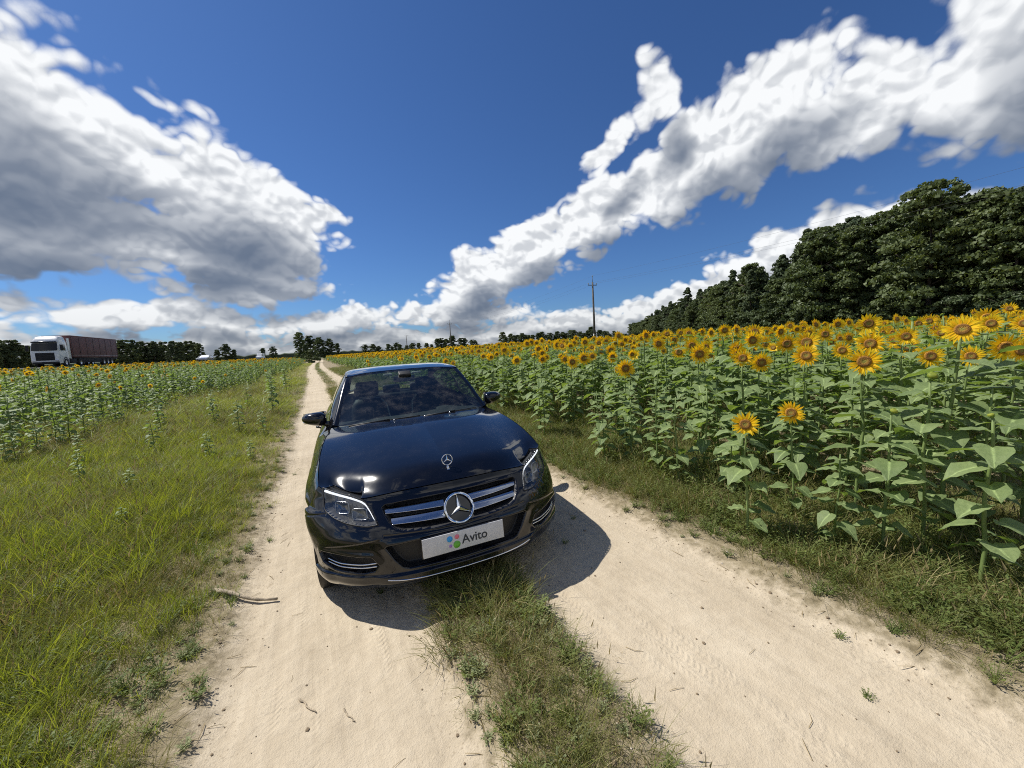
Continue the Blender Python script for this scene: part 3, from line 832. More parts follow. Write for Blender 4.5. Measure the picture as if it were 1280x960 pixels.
# ---- grille, slats and star
grille = obj('grille', mesh('grille', [(-.44, .20, .51), (.44, .20, .51), (.44, .24, .67), (-.44, .24, .67)], [(0, 1, 2, 3)], M_black), car)
def slat(zc, hh, s1, sx):
    """one satin blade from the star to the grille's edge, its upper face tipped to the sky"""
    n = 30; rows = []; edge = []
    for s_ in np.linspace(.080, s1, n):
        k = (s_-.080)/(s1-.080); h = hh*(1-.30*k)
        p = front_pt(np.array(s_), np.array(zc+.010*k), .012)
        sec = [(.034, -.50), (.004, -.50), (.000, -.40), (.014, .10), (.030, .42), (.036, .46), (.050, .46)]
        rows.append([(sx*p[0], p[1]+dy, p[2]+dz*h) for dy, dz in sec]); edge.append((sx*p[0], p[1]+.032, p[2]+.45*h))
    b = MB(); b.grid(np.array(rows), 0, flip=(sx > 0)); o = b.build('slat', M_satin, grille); autosmooth(o, 50)
    e = MB(); e.tube([(q[0], q[1]-.031, q[2]-.88*hh*(1-.3*i/(n-1))) for i, q in enumerate(edge)], .0024, 6); e.build('slat_edge', M_chrome, grille)
for sx in (1, -1):
    slat(.620, .036, float(s_of_A(.446)), sx)
    slat(.566, .040, float(s_of_A(.412)), sx)
def star_mesh(R, rr, w, d, ringseg=40, tilt=0.0):
    """three-pointed star in a ring, in the local xz plane, facing -y"""
    b = MB()
    b.tube([(R*math.cos(t), 0, R*math.sin(t)) for t in np.linspace(0, 2*math.pi, ringseg, endpoint=False)], rr, 10, closed=True)
    for k in range(3):
        a = math.pi/2 + k*2*math.pi/3; dx, dz = math.cos(a), math.sin(a); px, pz = -dz, dx
        tip = (dx*R*.97, 0, dz*R*.97); c = (0, -d, 0)
        wl, wr = (px*w+dx*w*.58, 0, pz*w+dz*w*.58), (-px*w+dx*w*.58, 0, -pz*w+dz*w*.58)
        b.add([c, wl, tip, wr, (0, d*.4, 0)], [(0, 2, 1), (0, 3, 2), (4, 1, 2), (4, 2, 3)])
    return b
em = star_mesh(.090, .0085, .0135, .016).build('star_emblem', M_chrome, grille, loc=(0, .056, .598), rot=(RAD(-32), 0, 0)); autosmooth(em, 30)
bk = MB(); bk.lathe([(.0005, 0), (.090, 0)], 32, Matrix.Rotation(RAD(90), 4, 'X')); bk.build('emblem_backing', M_gloss, grille, loc=(0, .074, .591), rot=(RAD(-32), 0, 0))
orn = star_mesh(.036, .0030, .006, .004, 32).build('hood_ornament', M_chrome, car, loc=(0, .292, .850), rot=(RAD(-8), 0, 0)); autosmooth(orn, 30)
ob = MB(); ob.tube([(0, 0, -.062), (0, 0, -.050), (0, .002, -.036)], [.014, .008, .004], 10); ob.lathe([(.0005, .004), (.014, .003), (.02, -.002)], 16, Matrix.Translation((0, 0, -.064)))
ob.build('ornament_stem', M_chrome, orn)
# ---- number plate
plate = empty('number_plate', (0, 0, 0)); plate.parent = car; plate.location = (0, -.014, .4215); plate.rotation_euler = (RAD(-4), 0, 0)
b = MB(); b.box((0, .008, 0), (.532, .014, .126), bev=.004); b.build('plate_holder', M_gloss, plate)
b = MB(); b.box((0, -.001, 0), (.522, .006, .116), bev=.002); b.build('plate_sheet', M_plate, plate)
for i, (dx, dz, rr, cc) in enumerate(((-.094, .021, .0185, (.045, .36, .80)), (-.048, .026, .0145, (.80, .20, .27)), (-.052, -.022, .0225, (.16, .50, .05)), (-.092, -.023, .0095, (.42, .20, .58)))):
    d = MB(); d.lathe([(.0003, 0), (rr, 0), (rr, -.0012)], 28, Matrix.Rotation(RAD(90), 4, 'X')); d.build('printed_dot', flatcol('print_%d' % i, cc), plate, loc=(dx, -.0050, dz))
cu_ = bpy.data.curves.new('lettering', 'FONT'); cu_.body = 'Avito'; cu_.size = .085; cu_.extrude = .0005; cu_.offset = .0011; cu_.align_x = 'LEFT'; cu_.align_y = 'CENTER'
to = bpy.data.objects.new('lettering_source', cu_); col.objects.link(to)
bpy.context.view_layer.update()
me = bpy.data.meshes.new_from_object(to.evaluated_get(bpy.context.evaluated_depsgraph_get()))
bpy.data.objects.remove(to); me.materials.clear(); me.materials.append(M_txt); me.name = 'lettering'
lt = obj('lettering', me, plate, loc=(-.018, -.0052, -.002), rot=(RAD(90), 0, 0))
w_ = max(v.co.x for v in me.vertices)-min(v.co.x for v in me.vertices); lt.scale = (.168/w_, .168/w_*1.02, 1)
for dx in (-.240, .240):
    d = MB(); d.lathe([(.0003, -.002), (.004, -.002), (.005, 0)], 12, Matrix.Rotation(RAD(90), 4, 'X')); d.build('screw', M_txt, plate, loc=(dx, -.0042, -.002))
# ---- chrome on the lower bumper
def front_strip(name, pts, rad, m_, off=-.006, n=40, parent=car, sx=1):
    f = pchip([p[0] for p in pts], [p[1] for p in pts]); sl = [float(s_of_A(a)) for a in np.linspace(pts[0][0], pts[-1][0], n)]
    al = np.linspace(pts[0][0], pts[-1][0], n)
    q = [front_pt(np.array(s_), np.array(float(f(a))), off) for s_, a in zip(sl, al)]
    b = MB(); b.tube([(sx*p[0], p[1], p[2]) for p in q], rad, 6); return b.build(name, m_, parent)
for sx in (1, -1):
    front_strip('chin_trim', [(0.0, .243), (.2, .244), (.36, .250), (.47, .265)], .0045, M_chrome, -.020, sx=sx)
    for dz in (0.0, -.020):
        front_strip('intake_trim', [(.525, .362+dz), (.62, .354+dz), (.72, .356+dz), (.80, .372+dz)], .0042, M_chrome, .006, sx=sx)
    # side blades of the lower intake
# ---- headlights
for sx in (1, -1):
    hl = empty('headlight'); hl.parent = car
    n, m = 50, 16
    s_ = LS0 + (LS1-LS0)*np.linspace(0, 1, n)[:, None]; t_ = np.linspace(0, 1, m)[None, :]
    z_ = lamp_lo(s_) + (lamp_hi(s_)-lamp_lo(s_))*t_
    bul = .006*np.sin(math.pi*t_)*np.sin(math.pi*np.linspace(0, 1, n)[:, None])
    Q = front_pt(s_+0*t_, z_, -.0015-bul); Q[..., 0] *= sx
    b = MB(); b.grid(Q, 0, flip=(sx > 0)); b.build('lamp_lens', M_lens, hl)
    # dark rim
    ring = np.concatenate([Q[:, 0], Q[-1, 1:-1], Q[::-1, -1], Q[0, -2:0:-1]]); b = MB(); b.tube([tuple(p) for p in ring], .0035, 5, closed=True); b.build('lamp_rim', M_black, hl)
    # housing
    Q = front_pt(s_+0*t_, lamp_lo(s_) + (lamp_hi(s_)-lamp_lo(s_))*(.06+.88*t_), .048+0*t_); Q[..., 0] *= sx
    b = MB(); b.grid(Q, 0, flip=(sx > 0)); b.build('lamp_housing', mat('lamp_housing', (.05, .052, .055), .35, .4), hl)
    # light guide along the upper and inner edge
    q = []
    rad = []
    for a in np.linspace(.985, .015, 44):
        s1 = LS0+(LS1-LS0)*a; lo, hi = float(lamp_lo(s1)), float(lamp_hi(s1))
        zz = hi - min(.020, .40*(hi-lo)); p = front_pt(np.array(s1), np.array(zz), .012); q.append((sx*p[0], p[1], p[2])); rad.append(.0078*(1-.45*(1-a)))
    b = MB(); b.tube(q, rad, 8); b.build('daylight_strip', M_drl, hl)
    for (a_, zz, hw, hh) in ((.595, .622, .048, .034), (.695, .652, .050, .036)):
        pc = front_pt(np.array(float(s_of_A(a_))), np.array(zz), .030); pe = front_pt(np.array(float(s_of_A(a_+.02))), np.array(zz), .030)
        tx = Vector((pe[0]-pc[0], pe[1]-pc[1], 0)).normalized(); tz = Vector((0, .35, 1)).normalized(); o3 = Vector(pc)
        def rr_(w, h, d, n=28):
            q = []
            for t in np.linspace(0, 2*math.pi, n, endpoint=False):
                cx_, cz_ = math.copysign(abs(math.cos(t))**.35, math.cos(t))*w, math.copysign(abs(math.sin(t))**.35, math.sin(t))*h
                v_ = o3 + tx*cx_ + tz*cz_ + tx.cross(tz)*-d; q.append((sx*v_.x, v_.y, v_.z))
            return q
        b = MB(); b.tube(rr_(hw, hh, -.004), .0028, 6, closed=True); b.build('lamp_bezel', M_lampin, hl)
        b = MB(); b.grid(np.array([rr_(hw*f_, hh*f_, d_) for f_, d_ in ((1.0, .0), (.8, .004), (.5, .010), (.02, .012))]), 0, wrap=True, flip=(sx > 0)); b.build('projector_lens', mat('projector_glass', (.05, .055, .06), .05, coat=1.0, spec=.9), hl)
    b = MB()
    for k in range(7):
        a = .30+.085*k; s1 = LS0+(LS1-LS0)*a; hi = float(lamp_hi(s1)); p = front_pt(np.array(s1), np.array(hi-.006), .010)
        b.box((sx*p[0], p[1], p[2]), (.016, .012, .006))
    b.build('led_row', M_lampin, hl)
# ---- mirrors
for sx in (1, -1):
    mr = empty('side_mirror'); mr.parent = car
    b = MB(); rows = []
    for th in np.linspace(0, math.pi, 17):
        ring = []
        for ph in np.linspace(0, 2*math.pi, 28, endpoint=False):
            yv = -math.cos(th); q = math.sin(th)**.7
            lx = q*math.copysign(abs(math.cos(ph))**.8, math.cos(ph)); lz = q*math.copysign(abs(math.sin(ph))**.8, math.sin(ph))
            yy = yv*.075 if yv < 0 else yv*.045
            lz *= (.80+.20*(-lx))*(1.0 if lz > 0 else .92)
            ring.append((sx*(.905+lx*.108), 1.79+yy+ .03*lx, 1.022+lz*.082 + .008*lx))
        rows.append(ring)
    b.grid(np.array(rows), 0, wrap=True, flip=(sx > 0)); b.build('mirror_housing', M_paint, mr)
    b = MB(); b.tube([(sx*.775, 1.74, .965), (sx*.82, 1.775, .972), (sx*.86, 1.79, .985)], [.030, .024, .03], 10); b.build('mirror_foot', M_gloss, mr)
    b = MB(); b.tube([(sx*(.815+.17*t), 1.79-.066*math.sin(.35+2.3*t) + .02*t, .992+.010*t) for t in np.linspace(0, 1.1, 14)], [.006]*14, 6); b.build('turn_signal', mat('clear_signal', (.80, .80, .82), .2, coat=1.0), mr)
    b = MB(); b.add([(sx*.81, 1.838, .965), (sx*1.0, 1.848, .975), (sx*1.0, 1.848, 1.075), (sx*.82, 1.838, 1.085)], [(0, 1, 2, 3)]); b.build('mirror_glass', M_chrome, mr)
# ---- wheels
def wheel(name, x, y, steer, sx):
    w = empty(name); w.parent = car; w.location = (x, y, .325); w.rotation_euler = (0, 0, steer)
    R = Matrix.Rotation(RAD(90)*sx, 4, 'Y')
    b = MB(); b.lathe([(.222, -.10), (.235, -.112), (.285, -.118), (.312, -.105), (.324, -.085), (.326, -.03), (.322, -.028), (.322, -.022), (.326, -.02), (.326, .02), (.322, .022), (.322, .028), (.326, .03), (.324, .085), (.312, .105), (.285, .118), (.235, .112), (.222, .10), (.222, -.10)], 56, R)
    ty = b.build('tyre', M_rubber, w)
    b = MB(); b.lathe([(.226, .112), (.232, .108), (.222, .098), (.205, .06), (.20, -.09)], 48, R); rim = b.build('rim', M_alloy, w)
    for k in range(5):
        for sp in (-.13, .13):
            a = 2*math.pi*k/5; b = MB()
            b.tube([R @ Vector((.03*math.cos(a), .03*math.sin(a), .075)), R @ Vector((.12*math.cos(a+sp*.7), .12*math.sin(a+sp*.7), .082)), R @ Vector((.222*math.cos(a+sp*1.3), .222*math.sin(a+sp*1.3), .098))], [.022, .015, .013], 8)
            b.build('spoke', M_alloy, rim)
    b = MB(); b.lathe([(.0005, .092), (.032, .090), (.038, .07)], 20, R); b.build('hub_cap', M_chrome, rim)
    b = MB(); b.lathe([(.05, .0), (.165, .0), (.165, -.02)], 32, R); b.build('brake_disc', M_satin, w)
for (y, st) in ((AX, RAD(-3)), (RX, 0)):
    wheel('wheel', .752, y, st, 1); wheel('wheel', -.746, y, st, -1)
# ---- cabin
b = MB(); b.box((0, 2.4, .19), (1.56, 3.9, .02)); b.build('underbody', M_black, car)
b = MB(); b.box((0, 2.75, .30), (1.46, 2.5, .02)); b.box((0, 1.50, .62), (1.46, .02, .62)); b.box((0, 3.95, .70), (1.40, .02, .65)); b.build('cabin_floor', M_trim, car)
for (y, s) in ((AX, 1), (AX, -1), (RX, 1), (RX, -1)):
    b = MB(); R = Matrix.Translation((s*.74, y, .325)) @ Matrix.Rotation(RAD(90), 4, 'Y')
    b.lathe([(.372, .14), (.372, -.15), (.0005, -.15)] if s > 0 else [(.372, -.14), (.372, .15), (.0005, .15)], 32, R); b.build('wheel_liner', M_black, car)
ds = coons(spline([(-.70, 1.56, .945), (0, 1.42, .965), (.70, 1.56, .945)]), spline([(-.68, 2.10, .72), (0, 2.08, .72), (.68, 2.10, .72)]), spline([(-.70, 1.56, .945), (-.70, 1.85, .945), (-.69, 2.04, .905), (-.68, 2.10, .72)]), spline([(.70, 1.56, .945), (.70, 1.85, .945), (.69, 2.04, .905), (.68, 2.10, .72)]), 40, 24)
xx_ = ds[..., 0]; ds[..., 2] += .045*np.exp(-((xx_-.36)/.17)**2)*np.exp(-((ds[..., 1]-1.93)/.12)**2)
b = MB(); b.grid(ds, 0, flip=True); b.build('dashboard', M_trim, car)
st = empty('steering_wheel'); st.parent = car; st.location = (.37, 2.16, .905); st.rotation_euler = (RAD(-24), 0, 0)
b = MB(); b.tube([(.185*math.cos(t), 0, .185*math.sin(t)) for t in np.linspace(0, 2*math.pi, 40, endpoint=False)], .016, 8, closed=True); b.build('wheel_ring', M_trim, st)
b = MB(); b.box((0, 0, -.01), (.17, .05, .11), bev=.02); b.tube([(-.18, 0, 0), (.18, 0, 0)], .016, 6); b.tube([(0, 0, 0), (0, 0, -.18)], .018, 6); b.build('wheel_hub', M_trim, st)
for sx in (1, -1):
    seat = empty('front_seat'); seat.parent = car; seat.location = (sx*.37, 2.72, .36)
    rows = []
    for k, t in enumerate(np.linspace(0, 1, 9)):
        w = .24*(1-.16*t)*(1-.25*max(0, t-.85)/.15); z = .12+.56*t; y = .0+.17*t
        rows.append([(w*math.copysign(abs(math.cos(a))**.6, math.cos(a)), y+.065*math.copysign(abs(math.sin(a))**.7, math.sin(a)), z) for a in np.linspace(0, 2*math.pi, 20, endpoint=False)])
    b = MB(); b.grid(np.array(rows), 0, wrap=True); b.F.append(tuple(range(160, 180))); b.MI.append(0); b.build('backrest', M_seat, seat)
    b = MB(); b.box((0, -.22, .10), (.50, .52, .16), bev=.05); b.build('cushion', M_seat, seat)
    b = MB(); b.box((0, .20, .80), (.27, .10, .19), bev=.04); b.build('headrest', M_seat, seat)
    for hx in (-.06, .06):
        b = MB(); b.tube([(hx, .18, .66), (hx, .19, .76)], .007, 6); b.build('headrest_post', M_chrome, seat)
    b = MB(); b.tube([(sx*-.245*1, -.05, .20), (sx*-.235, .02, .42), (sx*-.21, .075, .60), (sx*-.15, .10, .675)], .010, 6); b.build('seat_edge', M_pale, seat)  # pale curved strip along the inner edge of the backrest
rs = empty('rear_seat'); rs.parent = car; rs.location = (0, 3.52, .36)
b = MB(); b.box((0, .1, .36), (1.28, .16, .58), Matrix.Rotation(RAD(-18), 3, 'X'), bev=.05); b.build('backrest', M_seat, rs)
for xx in (-.40, 0, .40):
    b = MB(); b.box((xx, .22, .70), (.25, .09, .13), bev=.035); b.build('headrest', M_seat, rs)
b = MB(); b.box((0, 3.85, 1.0), (1.1, .40, .02)); b.build('parcel_shelf', M_trim, car)
rm = empty('rear_view_mirror'); rm.parent = car; rm.location = (0, 2.10, 1.305)
b = MB(); b.box((0, .02, 0), (.235, .03, .065), bev=.014); b.tube([(0, .0, .03), (0, -.02, .07)], .012, 6); b.build('mirror_case', M_black, rm)
b = MB(); b.box((0, -.035, .055), (.13, .08, .04), Matrix.Rotation(RAD(28), 3, 'X'), bev=.012); b.build('sensor_box', M_black, rm)
for (xx, w) in ((-.17, .09), (.14, .10)):
    b = MB(); b.box((xx, 2.135, 1.365), (w, .05, .018), bev=.004); b.build('sun_visor_clip', M_pale, car)

# ------------------------------------------------------------------ plant materials
def leaf_mat(name, lo, hi, trans=.35, rough=.55, tcol=None, nscale=9.0, spec=.3, rib=False, bump=0.0):
    m = bpy.data.materials.new(name); m.use_nodes = True; nt = m.node_tree; X.nt = nt; nt.nodes.clear()
    g = nt.nodes.new('ShaderNodeNewGeometry'); oi = nt.nodes.new('ShaderNodeObjectInfo')
    rnd = X(oi.outputs['Random']); isl = X(g.outputs['Random Per Island'])
    p = X(g.outputs['Position'])
    f = xnoise(p, nscale, 2, .5)*.5 + isl*.35 + rnd*.25
    c = xmix(xstep(f, .25, .85), lo, hi)
    if rib:
        at_ = nt.nodes.new('ShaderNodeAttribute'); at_.attribute_name = 'rib'; c = xmix(xstep(X(at_.outputs['Fac']), .72, .98)*.55, c, tuple(min(1, v*1.9) for v in hi))
        c = xmix(xstep(xnoise(p, 55, 3, .6), .35, .75)*.35, c, lo)
    pb = nt.nodes.new('ShaderNodeBsdfPrincipled'); X.put(c, pb.inputs['Base Color']); pb.inputs['Roughness'].default_value = rough; pb.inputs['Specular IOR Level'].default_value = spec
    if bump:
        bn = nt.nodes.new('ShaderNodeBump'); bn.inputs['Strength'].default_value = bump; bn.inputs['Distance'].default_value = .008
        X.put(xnoise(p, 45, 3, .6), bn.inputs['Height']); nt.links.new(bn.outputs[0], pb.inputs['Normal'])
    tr = nt.nodes.new('ShaderNodeBsdfTranslucent')
    X.put(xmix(1.0, c, tcol or (1.5, 1.45, .55), 'MULTIPLY'), tr.inputs[0])
    mx = nt.nodes.new('ShaderNodeMixShader'); mx.inputs[0].default_value = trans
    nt.links.new(pb.outputs[0], mx.inputs[1]); nt.links.new(tr.outputs[0], mx.inputs[2])
    out = nt.nodes.new('ShaderNodeOutputMaterial'); nt.links.new(mx.outputs[0], out.inputs[0])
    MATS[name] = m
    return m
M_leaf = leaf_mat('sunflower_leaf', (.125, .185, .070), (.275, .345, .150), .36, .55, (1.2, 1.3, .42), spec=.3, rib=True, bump=.55)
M_stem = leaf_mat('sunflower_stem', (.13, .19, .055), (.22, .29, .10), .1, .6, nscale=3)
M_petal = leaf_mat('sunflower_petal', (.88, .56, .010), (.97, .73, .03), .45, .55, (1.25, 1.1, .5), nscale=30)
M_bract = leaf_mat('sunflower_bract', (.09, .16, .035), (.17, .25, .06), .3, .6, nscale=30)
def disc_nodes(nt, b):
    p = objpos(); r = xvm('LENGTH', xvm('MULTIPLY', p, (1, 1, 0)))
    v = xvoro(p, 190, 0, .5)
    c = xramp(r*11.0 + (xnoise(p, 60, 2, .5)-.5)*.25, [(.08, (.34, .30, .05)), (.22, (.38, .20, .028)), (.34, (.19, .085, .016)), (.46, (.36, .17, .018)), (.62, (.74, .40, .025))])
    X.put(xmix(xstep(v, .15, .55)*.20, c, (.10, .05, .012)), b.inputs['Base Color'])
    bn = nt.nodes.new('ShaderNodeBump'); bn.inputs['Strength'].default_value = .8; bn.inputs['Distance'].default_value = .006
    X.put(v, bn.inputs['Height']); nt.links.new(bn.outputs[0], b.inputs['Normal'])
M_disc = mat('sunflower_disc', (.1, .05, .01), .9, build=disc_nodes)
M_bud = leaf_mat('sunflower_bud', (.16, .22, .03), (.34, .36, .04), .2, .6, nscale=40)
rnd = random.Random(5)

# ------------------------------------------------------------------ sunflower pieces
def leaf_mesh(name, L, W, droop, cup, seed):
    """heart-shaped leaf with petiole, growing along +y from the stem"""
    r = random.Random(seed); V = []; F = []
    ns = 7; pet = .35*L
    prof = [(0, .34, .09), (.05, .70, .075), (.13, .92, .04), (.26, 1.0, 0), (.42, .95, 0), (.60, .74, 0), (.78, .45, 0), (.91, .18, 0), (1.0, .015, 0)]
    rows = []
    for t, w, bk in prof:
        y = pet + L*(t-.02); zz = .55*pet - droop*L*(t**1.6) + .02*L*math.sin(t*9+seed)
        wl = w*W*.5*(1+.07*r.uniform(-1, 1)); wr = w*W*.5*(1+.07*r.uniform(-1, 1)); wv = .010*math.sin(t*17+seed*2)
        rows.append([(-wl, y-bk*L, zz+cup*wl+wv+.006*r.uniform(-1, 1)), (-wl*.55, y-bk*.3*L, zz+cup*wl*.36+.004), (0, y, zz-.008), (wr*.55, y-bk*.3*L, zz+cup*wr*.36+.004), (wr, y-bk*L, zz+cup*wr-wv+.006*r.uniform(-1, 1))])
    b = MB(); b.grid(np.array(rows), 0); rib = np.tile([0, .0, 1, .0, 0], len(rows))
    w = .0045
    b.add([(-w, 0, 0), (w, 0, 0), (w*.7, pet*.6, .45*pet), (-w*.7, pet*.6, .45*pet), (w*.6, pet, .55*pet), (-w*.6, pet, .55*pet), (0, 0, -w*1.6), (0, pet*.6, .45*pet-w), (0, pet, .55*pet-w)],
          [(0, 1, 2, 3), (3, 2, 4, 5), (1, 6, 7, 2), (2, 7, 8, 4), (6, 0, 3, 7), (7, 3, 5, 8)])
    me_ = mesh(name, b.V, b.F, M_leaf, True); at_ = me_.attributes.new('rib', 'FLOAT', 'POINT'); at_.data.foreach_set('value', np.r_[rib, np.ones(len(b.V)-len(rib))].astype(np.float32))
    return me_
LEAF = [leaf_mesh('leaf', .20, .185, .14+.13*k, .08+.10*(k % 3), 11+k) for k in range(5)]
def stem_mesh(h, seed):
    r = random.Random(seed); b = MB()
    n = 7; pts = []; ox = oy = 0
    for i in range(n+1):
        t = i/n; pts.append((ox, oy, t*h)); ox += r.uniform(-.012, .012); oy += r.uniform(-.012, .012)
    b.tube(pts, [.0105*(1-.45*i/n) for i in range(n+1)], 6)
    return mesh('stem', b.V, b.F, M_stem, True), pts
def petals_mesh(R, seed, n1=19, curl=.0, droopy=.0):
    r = random.Random(seed); b = MB()
    for ring, (n, ro, ln, lift) in enumerate(((n1+8, R*.90, R*1.62, .06), (n1+5, R*.86, R*1.40, .20))):
        for k in range(n):
            a = 2*math.pi*(k+.5*ring)/n + r.uniform(-.09, .09); L = ln*r.uniform(.8, 1.15); w = L*r.uniform(.085, .12); lf = lift+curl*r.uniform(-.3, 1)-droopy*max(0, -math.sin(a))
            sk = r.uniform(-.25, .25)
            ca, sa = math.cos(a), math.sin(a); px, py = -sa, ca
            P = []
            for t, ww in ((0, .45), (.35, 1.0), (.7, .8), (1.0, .04)):
                rr = ro + L*t; z = lf*L*t + .05*L*math.sin(t*3.0) ; off = sk*L*t*t
                for s_ in (-1, 0, 1):
                    P.append((ca*rr+px*(s_*w*ww+off), sa*rr+py*(s_*w*ww+off), z-(.25*w if s_ == 0 else 0)*(1-t)))
            F = []
            for i in range(3):
                for j in range(2):
                    q = i*3+j; F.append((q, q+1, q+4, q+3))
            b.add(P, F)
    return mesh('petals', b.V, b.F, M_petal, True)
def disc_mesh(R):
    b = MB(); b.lathe([(.0005, .012), (R*.35, .010), (R*.62, .016), (R*.85, .014), (R, .004), (R*.98, -.010)], 22); return mesh('disc', b.V, b.F, M_disc, True)
def bracts_mesh(R, seed, n=16, ln=.6):
    r = random.Random(seed); b = MB(); b.lathe([(R*1.0, -.008), (R*.9, -.026), (R*.45, -.042), (.010, -.06)], 16)
    for k in range(n):
        a = 2*math.pi*k/n + r.uniform(-.1, .1); ca, sa = math.cos(a), math.sin(a); px, py = -sa, ca; w = R*.2; L = R*ln*r.uniform(.8, 1.3)
        b.add([(ca*R*.9-px*w, sa*R*.9-py*w, -.018), (ca*R*.9+px*w, sa*R*.9+py*w, -.018), (ca*(R+L*.6)+px*w*.7, sa*(R+L*.6)+py*w*.7, -.012), (ca*(R+L), sa*(R+L), .0), (ca*(R+L*.6)-px*w*.7, sa*(R+L*.6)-py*w*.7, -.012)], [(0, 1, 2, 3, 4)])
    return mesh('bracts', b.V, b.F, M_bract, True)
HEADS = []                      # (petals, disc, bracts)
for k in range(5):
    R = (.047, .043, .045, .041, .050)[k]
    HEADS.append((petals_mesh(R, 40+k, (19, 17, 20, 16, 21)[k], (.0, .25, .1, .35, -.05)[k], (.0, .1, .25, .0, .1)[k]), disc_mesh(R*1.02), bracts_mesh(R, 60+k)))
budb = MB(); budb.lathe([(.0005, .016), (.016, .018), (.030, .012), (.036, 0), (.034, -.012)], 14)
BUD = (None, mesh('bud', budb.V, budb.F, M_bud, True), bracts_mesh(.034, 77, 13, .95))
FACE_AZ = RAD(207)              # blooms face back along the track and a little to its left
def head_quat(az, tilt):
    """rotation that turns local +z to a compass azimuth (from +Y to +X), raised by tilt"""
    d = Vector((math.sin(az)*math.cos(tilt), math.cos(az)*math.cos(tilt), math.sin(tilt)))
    return d.to_track_quat('Z', 'Y')

PLANT_SPECS = []                # (height, [(leaf idx, z, azimuth, scale, pitch)], stem mesh, stem top)
for k in range(6):
    r = random.Random(100+k); h = (1.0, 1.12, .95, 1.05, .90, 1.0)[k]
    sm, pts = stem_mesh(h, 200+k); lv = []
    nl = 20
    for i in range(nl):
        t = (i+.6)/nl; z = h*(.16+.80*t); a = i*2.4+r.uniform(-.4, .4)
        sc_ = .62*(.62+.62*math.sin(min(1, .16+t)*math.pi*.78))*r.uniform(.82, 1.15)*(1-.35*max(0, t-.8)/.2)
        pt = pts[min(7, int(z/h*7))]
        lv.append((r.randrange(5), (pt[0], pt[1], z), a, sc_, r.uniform(-.15, .3)+.35*(t-.4)))
    PLANT_SPECS.append((h, lv, sm, pts[-1]))

def plant_joined(k, head=None):
    """one mesh of a whole plant body, for the far part of the crop"""
    h, lv, sm, tp = PLANT_SPECS[k]; V = [v.co.copy() for v in sm.vertices]; F = [list(p.vertices) for p in sm.polygons]; MI = [1]*len(F)
    for (li, pos, a, s_, pit) in lv:
        Mx = Matrix.Translation(pos) @ Matrix.Rotation(a, 4, 'Z') @ Matrix.Rotation(pit, 4, 'X') @ Matrix.Scale(s_, 4)
        n0 = len(V); V += [Mx @ v.co for v in LEAF[li].vertices]; F += [[i+n0 for i in p.vertices] for p in LEAF[li].polygons]; MI += [0]*len(LEAF[li].polygons)
    return mesh('plant', V, F, [M_leaf, M_stem], True, MI)
def head_joined(hd):
    V = []; F = []; MI = []; mats = [M_petal, M_disc, M_bract, M_bud]
    for me_ in hd:
        if me_ is None: continue
        mi = mats.index(me_.materials[0]); n0 = len(V); V += [v.co.copy() for v in me_.vertices]; F += [[i+n0 for i in p.vertices] for p in me_.polygons]; MI += [mi]*len(me_.polygons)
    return mesh('head', V, F, mats, True, MI)

def instancer(name, sources, pts, rots, scales, ids, m=None):
    """one object that places copies of the source meshes on points with geometry nodes"""
    c = bpy.data.collections.new(name + '_source')
    for i, me_ in enumerate(sources):
        c.objects.link(bpy.data.objects.new('%s_source_%02d' % (name, i), me_))
    me_ = bpy.data.meshes.new(name); n = len(pts); me_.vertices.add(n); me_.vertices.foreach_set('co', np.asarray(pts, np.float32).ravel())
    a = me_.attributes.new('rot', 'FLOAT_VECTOR', 'POINT'); a.data.foreach_set('vector', np.asarray(rots, np.float32).ravel())
    a = me_.attributes.new('scl', 'FLOAT_VECTOR', 'POINT'); s_ = np.asarray(scales, np.float32); s_ = np.repeat(s_[:, None], 3, 1) if s_.ndim == 1 else s_; a.data.foreach_set('vector', s_.ravel())
    a = me_.attributes.new('idx', 'INT', 'POINT'); a.data.foreach_set('value', np.asarray(ids, np.int32))
    g = bpy.data.node_groups.new(name + '_nodes', 'GeometryNodeTree')
    g.interface.new_socket(name='Geometry', in_out='INPUT', socket_type='NodeSocketGeometry'); g.interface.new_socket(name='Geometry', in_out='OUTPUT', socket_type='NodeSocketGeometry')
    N = g.nodes.new; gi = N('NodeGroupInput'); go = N('NodeGroupOutput'); ci = N('GeometryNodeCollectionInfo'); ip = N('GeometryNodeInstanceOnPoints')
    ci.inputs['Collection'].default_value = c; ci.inputs['Separate Children'].default_value = True; ci.inputs['Reset Children'].default_value = True
    mp = N('GeometryNodeMeshToPoints')
    g.links.new(gi.outputs[0], mp.inputs['Mesh']); g.links.new(mp.outputs[0], ip.inputs['Points']); g.links.new(ci.outputs[0], ip.inputs['Instance'])
    ip.inputs['Pick Instance'].default_value = True
    for an, ty, so in (('rot', 'FLOAT_VECTOR', 'Rotation'), ('scl', 'FLOAT_VECTOR', 'Scale'), ('idx', 'INT', 'Instance Index')):
        q = N('GeometryNodeInputNamedAttribute'); q.data_type = ty; q.inputs['Name'].default_value = an
        if so == 'Rotation':
            e = N('FunctionNodeEulerToRotation'); g.links.new(q.outputs['Attribute'], e.inputs[0]); g.links.new(e.outputs[0], ip.inputs[so])
        else: g.links.new(q.outputs['Attribute'], ip.inputs[so])
    g.links.new(ip.outputs[0], go.inputs[0])
    o = obj(name, me_); md = o.modifiers.new('scatter', 'NODES'); md.node_group = g
    return o

